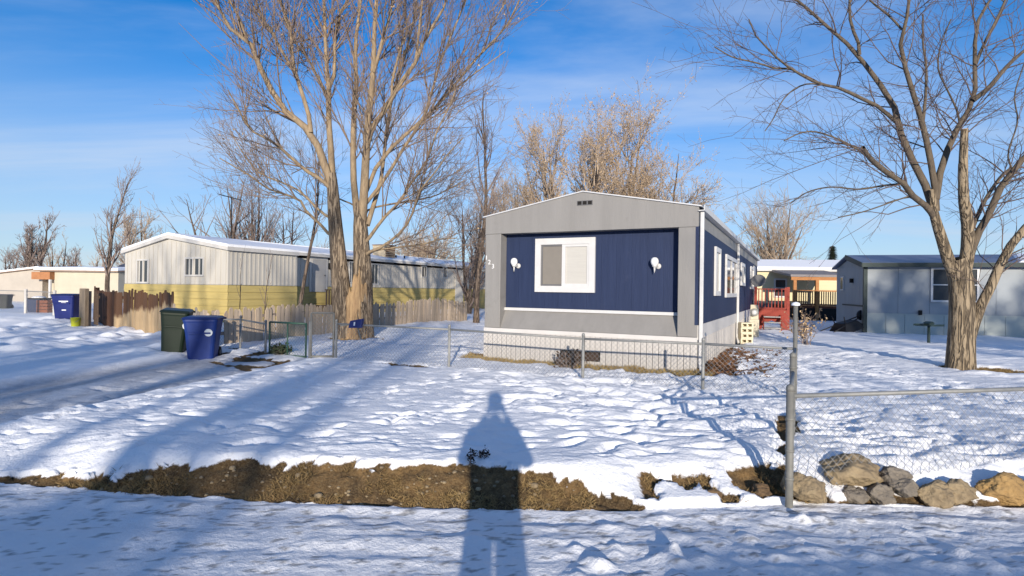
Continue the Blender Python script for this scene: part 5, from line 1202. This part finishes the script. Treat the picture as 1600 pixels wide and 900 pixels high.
# ---- free-grown trees
def free_tree(foot, h, seed, style='vase', trunk_r=.16, stems=1, dens=1.0, twig=.0045, levels=3, spread=.5, clear=.25, fine=1.0):
    G = np.random.default_rng(seed); foot = np.array(foot, float); Ps = []; Rs = []
    for s in range(stems):
        d = np.array([G.normal(0, .05), G.normal(0, .05), 1.0])
        if stems > 1: a = 2 * np.pi * (s + G.random() * .5) / stems; d = np.array([math.cos(a) * .22 * spread * 2, math.sin(a) * .22 * spread * 2, 1])
        d = unit(d); p = foot + np.array([0, 0, -.3]); pts = [p]; n = 14; hh = h * (1 if s == 0 else G.uniform(.75, 1))
        for k in range(n - 1): d = unit(d + G.normal(0, .045, 3) + np.array([0, 0, .05])); p = p + d * (hh + .3) / (n - 1); pts.append(p)
        Ps.append(pts); r = np.linspace(1, .06, n) ** .9 * trunk_r; r[0] *= 1.3; Rs.append(r)
    P = np.array(Ps); Rr = np.array(Rs)
    lo = {'vase': 24, 'spread': 35, 'column': 14}[style]; hi = {'vase': 46, 'spread': 68, 'column': 30}[style]
    a, ra = grow(P, Rr, G, count=max(5, int(17 * dens / stems ** .5)), t=(clear, .97), ang=(lo, hi), length=h * spread, lfall=.62, lvar=.2, n=8, up=.10 if style != 'spread' else .05, wob=.09, rr=.6, rtip=twig)
    b, rb = grow(a, ra, G, dens=1.7 * fine * 10 / h * dens, t=(.2, 1), ang=(22, 50), length=h * spread * .32, lfall=.4, n=5, up=.09, wob=.12, rr=.6, rtip=twig)
    parts = [tubes(a, ra, 5), tubes(b, rb, 3)]; last = b
    if levels > 2:
        c, rc = grow(b, rb, G, dens=2.0 * fine * 10 / h * dens, t=(.15, 1), ang=(22, 50), length=h * spread * .14, n=4, up=.10, wob=.12, rr=.7, rtip=twig * .8); parts.append(tubes(c, rc, 3)); last = c
    return tubes(P, Rr, 9), join(parts), last
def bg_tree(px, Y, ptop, seed, label, name='bare_tree', base=0.0, leafy=None, mt=None, mb=None, group=None, **kw):
    q = at_y(px, 450, Y); top = at_y(px, ptop, Y).z; foot = (q.x, Y, base if Y > 26 else gz(q.x, Y))
    T, C, last = free_tree(foot, top - foot[2], seed, **kw)
    lf = None
    if leafy:
        Gl = np.random.default_rng(seed + 1); lf = leaves(last[Gl.random(len(last)) < leafy[0]], Gl, leafy[1], leafy[2], leafy[3])
    return tree_thing(name, foot, label, 'tree', T, C, mb or M_BK_BG, mt or M_TW_BG, lf, group)
# beside the trailers
bg_tree(745, 23.6, 150, 31, 'slender bare tree rising beside the left edge of the navy trailer', trunk_r=.13, style='column', spread=.30, clear=.45, dens=1.2, twig=.006)
bg_tree(466, 18.2, 205, 33, 'thin bare sapling behind the picket fence left of the cottonwood', trunk_r=.075, style='column', spread=.24, clear=.5, dens=1.0, twig=.005)
bg_tree(411, 17.0, 395, 34, 'dark spindly sapling before the yellow clapboards', trunk_r=.025, style='column', spread=.3, clear=.3, dens=.5, twig=.004, levels=2)
bg_tree(375, 16.0, 380, 35, 'thinnest bare sapling left of the dark one before the ribbed wall', trunk_r=.018, style='column', spread=.2, clear=.4, dens=.3, twig=.004, levels=2)
bg_tree(733, 31, 285, 36, 'dense many-stemmed bare shrub tree behind the slender tree', trunk_r=.10, stems=6, style='vase', spread=.42, clear=.12, dens=1.5, twig=.006, mt=M_TW_BG)
# behind the trailers
bg_tree(878, 40, 218, 41, 'tan-leaved cottonwood over the left half of the navy trailer roof', name='cottonwood_tree', trunk_r=.26, stems=3, style='vase', spread=.50, clear=.25, dens=1.7, twig=.011, leafy=(.9, 4, .05, .10), mt=M_TW_TAN, group='tan leaved cottonwoods behind the navy trailer')
bg_tree(962, 44, 190, 42, 'tallest tan-leaved cottonwood centred behind the navy trailer', name='cottonwood_tree', trunk_r=.30, stems=4, style='vase', spread=.52, clear=.22, dens=1.8, twig=.011, leafy=(.8, 4, .065, .10), mt=M_TW_TAN, group='tan leaved cottonwoods behind the navy trailer')
bg_tree(1025, 42, 242, 43, 'lower tan-leaved cottonwood over the right end of the navy gable', name='cottonwood_tree', trunk_r=.22, stems=4, style='spread', spread=.50, clear=.25, dens=1.7, twig=.011, leafy=(.9, 4, .05, .10), mt=M_TW_TAN, group='tan leaved cottonwoods behind the navy trailer')
bg_tree(790, 46, 280, 44, 'pale twiggy tree behind the left corner of the navy trailer', trunk_r=.14, stems=4, style='vase', spread=.5, clear=.1, dens=1.7, twig=.012, mt=M_TW_TAN)
bg_tree(1212, 52, 312, 45, 'rounded bare tree behind the cream house at the back', trunk_r=.22, stems=5, style='vase', spread=.52, clear=.12, dens=1.7, twig=.013, mt=M_TW_TAN)
bg_tree(336, 36, 272, 46, 'open bare tree behind the white gable beside the aerial', trunk_r=.16, stems=2, style='spread', spread=.5, clear=.2, dens=.8, twig=.009)
bg_tree(392, 38, 278, 47, 'dense purplish bare tree behind the yellow trailer roof', trunk_r=.18, stems=4, style='vase', spread=.5, clear=.15, dens=1.2, twig=.009)
bg_tree(450, 44, 318, 48, 'low hazy bare tree between aerial and cottonwood', trunk_r=.16, stems=3, style='spread', spread=.55, clear=.15, dens=1.1, twig=.010)
bg_tree(167, 30, 282, 49, 'tall slender bare tree before the low cream house', trunk_r=.14, style='column', spread=.36, clear=.25, dens=1.4, twig=.008)
bg_tree(214, 62, 330, 50, 'tan bare tree just left of the white gable', trunk_r=.2, stems=3, style='column', spread=.4, clear=.1, dens=1.8, twig=.018, mt=M_TW_TAN)
bg_tree(52, 75, 335, 51, 'tallest hazy tree on the far left skyline', trunk_r=.3, stems=3, style='column', spread=.34, clear=.1, dens=2.0, twig=.022)
SKL = ('nearest the left edge', 'beside the tallest', 'over the cream roof left part', 'just left of the slender tree', 'just right of the slender tree', 'over the white gable')
for i, (px, Y, pt) in enumerate(((14, 80, 385), (88, 82, 375), (112, 78, 388), (146, 76, 392), (192, 78, 385), (246, 80, 372))):
    bg_tree(px, Y, pt, 60 + i, 'brown leafless tree in the far left skyline, %s' % SKL[i], trunk_r=.22, stems=3, style='vase', spread=.5, clear=.06, dens=1.0, twig=.015, mt=M_TW_TAN if i % 2 else M_TW_BG, group='far skyline trees at left')
for i, (px, Y, pt) in enumerate(((668, 70, 358), (640, 75, 372), (845, 70, 300))):
    bg_tree(px, Y, pt, 80 + i, ('distant bare tree low behind the white trailer roof', 'lowest distant bare tree right of the swamp cooler', 'pale distant tree left of the tan cottonwoods')[i], trunk_r=.2, stems=4, style='vase', spread=.5, clear=.08, dens=1.6, twig=.02, mt=M_TW_TAN)
# spruce
M_SPR = mat('spruce_needles', (.035, .05, .03), .8, .3, 2)
def spruce(px, Y, ptop, seed, label, h=None, x=None, fat=.17, N=2600):
    q = at_y(px, 450, Y); h = h or at_y(px, ptop, Y).z; q.x = q.x if x is None else x; G = np.random.default_rng(seed)
    t = G.random(N) ** .7; z = h * (.12 + .88 * t); r = (1 - t) * h * fat * (.35 + .65 * np.sqrt(G.random(N))) + .03; a = G.random(N) * 6.283
    c = np.stack([np.cos(a) * r, np.sin(a) * r, z - r * .35], 1); o_ = np.stack([np.cos(a), np.sin(a), -.3 + 0 * a], 1); s = .16 + .1 * G.random(N)[:, None]; w_ = np.stack([-np.sin(a), np.cos(a), 0 * a], 1) * .05
    V = np.stack([c - w_, c + w_, c + o_ * s * 1.6 + w_ * .4, c + o_ * s * 1.6 - w_ * .4], 1).reshape(-1, 3)
    o = thing('spruce_tree', (q.x, Y, 0), 0, label, 'tree'); p = MB(); p.cyl((0, 0, -.2), (0, 0, h * .95), .12, .02, 8); p.build('trunk', M_BK_BG, o, True)
    c_ = link_mesh('crown', np_mesh('crown', V, np.arange(N * 4).reshape(N, 4), M_SPR, False), o); c_['kind'] = 'stuff'
spruce(1300, 60, 384, 5, 'small dark spruce tip above the cream house roof')
# dry shrub behind the corner post
def bush(px, Y, h, seed, label, name='dry_shrub', mt=M_LEAF, stems=26, spread=.6, leafy=True, twig=.004, leaf=.035):
    q = at_y(px, 480, Y); z = gz(q.x, Y) if Y < 60 else 0; G = np.random.default_rng(seed); P = []; Rr = []
    for i in range(stems):
        d = unit(np.array([G.normal(0, spread * .5), G.normal(0, spread * .5), 1])); p = np.array([q.x + G.normal(0, .06), Y + G.normal(0, .06), z - .03]); pts = [p]
        for k in range(5): d = unit(d + G.normal(0, .12, 3)); p = p + d * h * G.uniform(.75, 1.05) / 5; pts.append(p)
        P.append(pts); Rr.append(np.linspace(twig * 2, twig, 6))
    P = np.array(P); Rr = np.array(Rr); b, rb = grow(P, Rr, G, count=4, t=(.25, 1), ang=(25, 60), length=h * .35, n=4, up=.05, wob=.15, rr=.8, rtip=twig * .7)
    o = thing(name, (q.x, Y, z), 0, label, 'shrub'); O = np.array((q.x, Y, z))
    V, F = join([tubes(P, Rr, 4), tubes(b, rb, 3)]); s_ = link_mesh('stems', np_mesh('stems', V - O, F, M_TW_BG), o); s_['kind'] = 'stuff'
    if leafy:
        V, F = leaves(b, G, 3, leaf, leaf); l_ = link_mesh('leaves', np_mesh('leaves', V - O, F, mt, False), o); l_['kind'] = 'stuff'
    return o
bush(1262, 15.5, .95, 7, 'brown dry shrub standing behind the tall corner post')
bush(890, 10.35, .42, 8, 'small dark dry bush before the hole in the white skirting', mt=mat('dark_dry_leaf', (.07, .045, .03), .85), stems=22, spread=.7)
bush(440, 11.9, .22, 9, 'low dark weed clump behind the green gate', mt=mat('dull_green_weed', (.06, .075, .04), .85), stems=40, spread=2.2)
bush(748, 4.62, .10, 12, 'tiny dead weed poking through the snow bank in the shadow', mt=mat('dark_weed', (.02, .018, .016), .9), stems=12, spread=.7, twig=.002, leaf=.012)
# ---- grass, leaf litter
def tufts(name, pts, label_kind, material, h, G, per=7, wdt=.004, lean=.5):
    pts = np.array(pts); N = len(pts) * per; ix = np.repeat(np.arange(len(pts)), per); b = pts[ix] + np.concatenate([G.normal(0, .014, (N, 2)), np.zeros((N, 1))], 1)
    L = h * (.5 + G.random(N))[:, None]; d = unit(np.concatenate([G.normal(0, lean, (N, 2)), np.ones((N, 1))], 1)); sd = unit(np.cross(d, G.normal(size=(N, 3)))) * wdt
    d2 = unit(d + np.concatenate([G.normal(0, .4, (N, 2)), -.3 * np.ones((N, 1))], 1))
    V = np.stack([b - sd, b + sd, b + d * L * .55 + sd * .7, b + d * L * .55 - sd * .7, b + d * L * .55 + d2 * L * .45], 1).reshape(-1, 3); k = np.arange(N) * 5
    F = np.concatenate([np.stack([k, k + 1, k + 2], 1), np.stack([k, k + 2, k + 3], 1), np.stack([k + 3, k + 2, k + 4], 1)])
    o = link_mesh(name, np_mesh(name, V, F, material, False)); return tag(o, label_kind, 'grass', kind='stuff')
M_GRASS = mat('dry_grass', (.34, .24, .105), .85, .3, 2.5, col2=(.17, .11, .05)); M_GRASSY = mat('straw_grass', (.46, .34, .14), .85, .3, 2.5, col2=(.25, .17, .07))
Gg = np.random.default_rng(9)
def scatter(n, x0, x1, y0, y1, thr=.6, dz=-.004):
    X = x0 + (x1 - x0) * Gg.random(n); Y = y0 + (y1 - y0) * Gg.random(n); D = dirt_mask(X, Y); k = D > thr
    return [(x, y, gz(x, y) + dz) for x, y in zip(X[k], Y[k])]
pts = scatter(14000, -6.5, 2.4, 4.18, 5.0)
pts = [q for q in pts if vnoise(np.array(q[0]), np.array(q[1]), 3.5, 2) + .35 * vnoise(np.array(q[0]), np.array(q[1]), 11, 4) > .02]
tufts('dry_grass', pts, 'matted dry brown grass on the bare bank beside the road', M_GRASS, .055, Gg, 6, .0024, 1.1)
loc = []
for _ in range(2600):
    u = Gg.random() * 4.9 - 4.6; v = -Gg.random() ** 1.4 * .55 - .035; x = TR['p'][0] + u * _c - v * _s; y = TR['p'][1] + u * _s + v * _c
    if dirt_mask(np.array(x), np.array(y)) > .5: loc.append((x, y, gz(x, y) - .005))
tufts('straw_grass', loc, 'straw coloured dead grass along the trailer skirting', M_GRASSY, .085, Gg, 6, .004, .6)
tufts('tree_foot_grass', scatter(6000, RT.x - .6, RT.x + 1.6, RT.y - .8, RT.y + .6) + scatter(3000, CW.x - 1, CW.x + 1, CW.y - 1.3, CW.y + .6), 'dead grass ringing the feet of the two big trees', M_GRASS, .05, Gg, 5, .004, .6)
M_LIT = mat('fallen_leaf', (.22, .11, .05), .85, .3, 6, col2=(.09, .045, .025))
loc = []
for _ in range(5200):
    u = Gg.random() ** 1.5 * 1.25 + .02; v = Gg.random() * 5.4 - .3; x = TR['p'][0] + u * _c - v * _s; y = TR['p'][1] + u * _s + v * _c
    if dirt_mask(np.array(x), np.array(y)) > .35 or Gg.random() < .06: loc.append((x, y, gz(x, y) + .012 + .05 * Gg.random() * max(0, 1 - u)))
loc = np.array(loc); N = len(loc); a = unit(Gg.normal(size=(N, 3)) * np.array([1, 1, .45])); b = unit(np.cross(a, Gg.normal(size=(N, 3)))); s = (.022 + .022 * Gg.random(N))[:, None]
tag(link_mesh('leaf_litter', np_mesh('leaf_litter', np.stack([loc - a * s, loc + b * s * .7, loc + a * s, loc - b * s * .7], 1).reshape(-1, 3), np.arange(N * 4).reshape(N, 4), M_LIT, False)), 'brown fallen leaves heaped along the right wall of the navy trailer', 'leaves', kind='stuff')
# small stones lying in the bare bank
pts = scatter(420, -4.5, .8, 4.2, 4.75, .8, .0); stm = [rock_mesh('stone', 1, .8, .6, 70 + k, M_RK[k % 4]) for k in range(3)]
bmj = MB()
for (x, y, z) in pts[:150]:
    r = Gg.uniform(.006, .02) * (2.0 if Gg.random() < .12 else 1); me = stm[int(Gg.integers(3))]; vs = []
    bmj.lathe([(r * .5, -r * .4), (r, 0), (r * .75, r * .5), (r * .2, r * .7)], 6, (x, y, z))
tag(bmj.build('pebbles', M_RK[0], None, True), 'small pebbles lying in the bare bank', 'pebbles', kind='stuff')

# ================================================================== BEHIND THE CAMERA: what throws the long shadows, some of it added for shade
def back_tree(x, y, h, seed, label, **kw):
    T, C, last = free_tree((x, y, 0), h, seed, **kw); tree_thing('bare_tree', (x, y, 0), label, 'tree', T, C, M_BK_BG, M_TW_BG, None, 'trees across the road')
BT = [(-12.6, -24, 15, 'leftmost'), (-9.6, -27, 15, 'second from left'), (-7.4, -25, 14, 'third from left'), (-5.3, -29, 15, 'fourth from left'), (-3.4, -26, 13, 'fifth from left'), (-1.2, -30, 14, 'sixth from left'), (5.4, -34, 13, 'seventh from left')]
for i, (x, y, h_, lb) in enumerate(BT):
    back_tree(x, y, h_, 210 + i, 'bare tree beyond the road behind the photographer, %s of the row' % lb, trunk_r=.24 if i < 6 else .14, stems=3 if i < 6 else 2, style='vase', spread=.30, clear=.3, dens=.9 if i < 6 else .6, twig=.014, levels=2)
back_tree(15.0, -19, 9.6, 204, 'dense tree across the road facing the blue-grey house', trunk_r=.3, stems=3, style='spread', spread=.42, clear=.2, dens=2.4, twig=.035, levels=3)
back_tree(19.6, -18, 10, 205, 'tree at the right across the road', trunk_r=.3, stems=2, style='spread', spread=.4, clear=.22, dens=2.2, twig=.032, levels=3)
spruce(0, -20, 0, 6, 'stout unseen spruce added to shade the lane, left of the photographer', 6.4, -7.3, .25, 9000)  # added out of view so that its shade falls on the lane
shade_home_r = thing('mobile_home', (1.7, -12.0, STREET), 0, 'unseen white mobile home added to shade the road, right of the photographer', 'mobile home')  # added unseen home, ridge height set to shade the right of the road
p = MB(); p.box(0, 16, -4, 0, -.2, 2.9); p.build('wall', M_WSID, shade_home_r)
p = MB(); p.prism([(-4.3, 2.9), (.3, 2.9), (-.0, 3.06), (-2, 3.60), (-4, 3.06)], 0, -.3, 16.3); p.build('roof', M_WFASC, shade_home_r)
for x in (3, 8, 13): window(shade_home_r, lambda u, n, z: (u, n, z), x, x + 1.2, 1.2, 2.1, .07, M_WHITE, M_DGLASS, (.5,))
shade_home_l = thing('mobile_home', (-2.4, -12.0, STREET), 0, 'unseen tan mobile home added to shade the road, behind the photographer', 'mobile home')  # unseen home added as a shade caster for the left of the road
p = MB(); p.box(-19, 0, -4, 0, -.2, 3.0); p.build('wall', M_TAN, shade_home_l)
p = MB(); p.prism([(-4.3, 3.0), (.3, 3.0), (-.0, 3.16), (-2, 3.72), (-4, 3.16)], 0, -19.3, .3); p.build('roof', M_WFASC, shade_home_l)
for x in (-3, -8, -14): window(shade_home_l, lambda u, n, z: (u, n, z), x, x + 1.2, 1.2, 2.1, .07, M_WHITE, M_DGLASS, (.5,))
# ---- the photographer
def skin_obj(name, verts, edges, radii, material, parent=None, root=0, lev=2):
    me = bpy.data.meshes.new(name); me.from_pydata(verts, edges, []); o = link_mesh(name, me, parent)
    md = o.modifiers.new('skin', 'SKIN'); md.use_smooth_shade = True
    for i, r in enumerate(radii):
        sv = me.skin_vertices[0].data[i]; sv.radius = (r, r) if not isinstance(r, tuple) else r; sv.use_root = (i == root)
    sb_ = o.modifiers.new('sub', 'SUBSURF'); sb_.levels = lev; sb_.render_levels = lev; me.materials.append(material); return o
M_COAT = mat('dark_winter_coat', (.03, .032, .04), .8, .2); M_SKIN = mat('skin', (.45, .28, .2), .6); M_HAIR = mat('knit_cap', (.05, .05, .06), .9)
zf = STREET - .0
pe = thing('person', (.02, -.42, zf), 0, 'person in a long dark coat photographing with a raised phone, casting the long shadow', 'person')
hc = CAMZ - zf - .03      # phone height
vs = [(0, 0, .98), (0, .0, 1.20), (0, -.01, 1.42), (0, 0, 1.54), (0, .01, 1.63),
      (.10, 0, .93), (.11, .01, .50), (.12, -.02, .09), (.13, .10, .04), (-.10, 0, .93), (-.11, .01, .50), (-.12, -.02, .09), (-.13, .10, .04),
      (.19, 0, 1.44), (.27, .12, 1.20), (.10, .33, hc - .06), (-.19, 0, 1.44), (-.27, .12, 1.20), (-.10, .33, hc - .06)]
eg = [(0, 1), (1, 2), (2, 3), (3, 4), (0, 5), (5, 6), (6, 7), (7, 8), (0, 9), (9, 10), (10, 11), (11, 12), (2, 13), (13, 14), (14, 15), (2, 16), (16, 17), (17, 18)]
skin_obj('body', vs, eg, [(.20, .14), (.20, .14), (.19, .13), .065, .06, .125, .085, .065, .05, .125, .085, .065, .05, .085, .062, .042, .085, .062, .042], M_COAT, pe)
p = MB(); p.lathe([(.02, -.11), (.055, -.10), (.078, -.04), (.086, .03), (.08, .08), (.05, .115), (.01, .125)], 16, (0, .015, 1.74)); hd = p.build('head', M_SKIN, pe, True)
p = MB(); p.lathe([(.094, .015), (.095, .05), (.086, .10), (.05, .137), (.01, .147)], 16, (0, .01, 1.74)); p.build('knit_cap', M_HAIR, hd, True)
p = MB(); p.prism([(.095, 1.715), (.122, 1.712), (.098, 1.755)], 0, -.012, .012); p.build('nose', M_SKIN, hd)
for sx in (-1, 1):
    p = MB(); p.lathe([(.004, -.011), (.012, 0), (.004, .011)], 8, (sx * .032, .088, 1.752)); p.build('eye', M_DARK, hd, True)
    p = MB(); p.box(sx * .082, sx * .092, -.005, .03, 1.72, 1.77); p.build('ear', M_SKIN, hd, bevel=.004)
p = MB(); p.box(-.022, .022, .086, .094, 1.685, 1.692); p.build('mouth', M_HAIR, hd)
for sx in (-1, 1):
    v = [(sx * .10, .33, hc - .06), (sx * .085, .352, hc - .02)]; e = [(0, 1)]; r = [.03, .028]
    for k in range(4):
        z = hc - .035 + .022 * k; b0 = len(v); v += [(sx * .088, .358, z), (sx * .086, .392, z + .006), (sx * (.068 - .002 * k), .396, z + .006)]; e += [(1, b0), (b0, b0 + 1), (b0 + 1, b0 + 2)]; r += [.010, .0095, .008]
    b0 = len(v); v += [(sx * .08, .345, hc - .05), (sx * .055, .352, hc - .055)]; e += [(1, b0), (b0, b0 + 1)]; r += [.011, .009]
    skin_obj('hand', v, e, r, M_SKIN, pe, 0, 1)
ph = MB(); ph.box(-.078, .078, -.0045, .0045, -.037, .037); o = ph.build('phone', M_BLK, None, bevel=.003); o.location = (.02, -.045, CAMZ - .03); tag(o, 'black phone held sideways in both hands', 'phone')
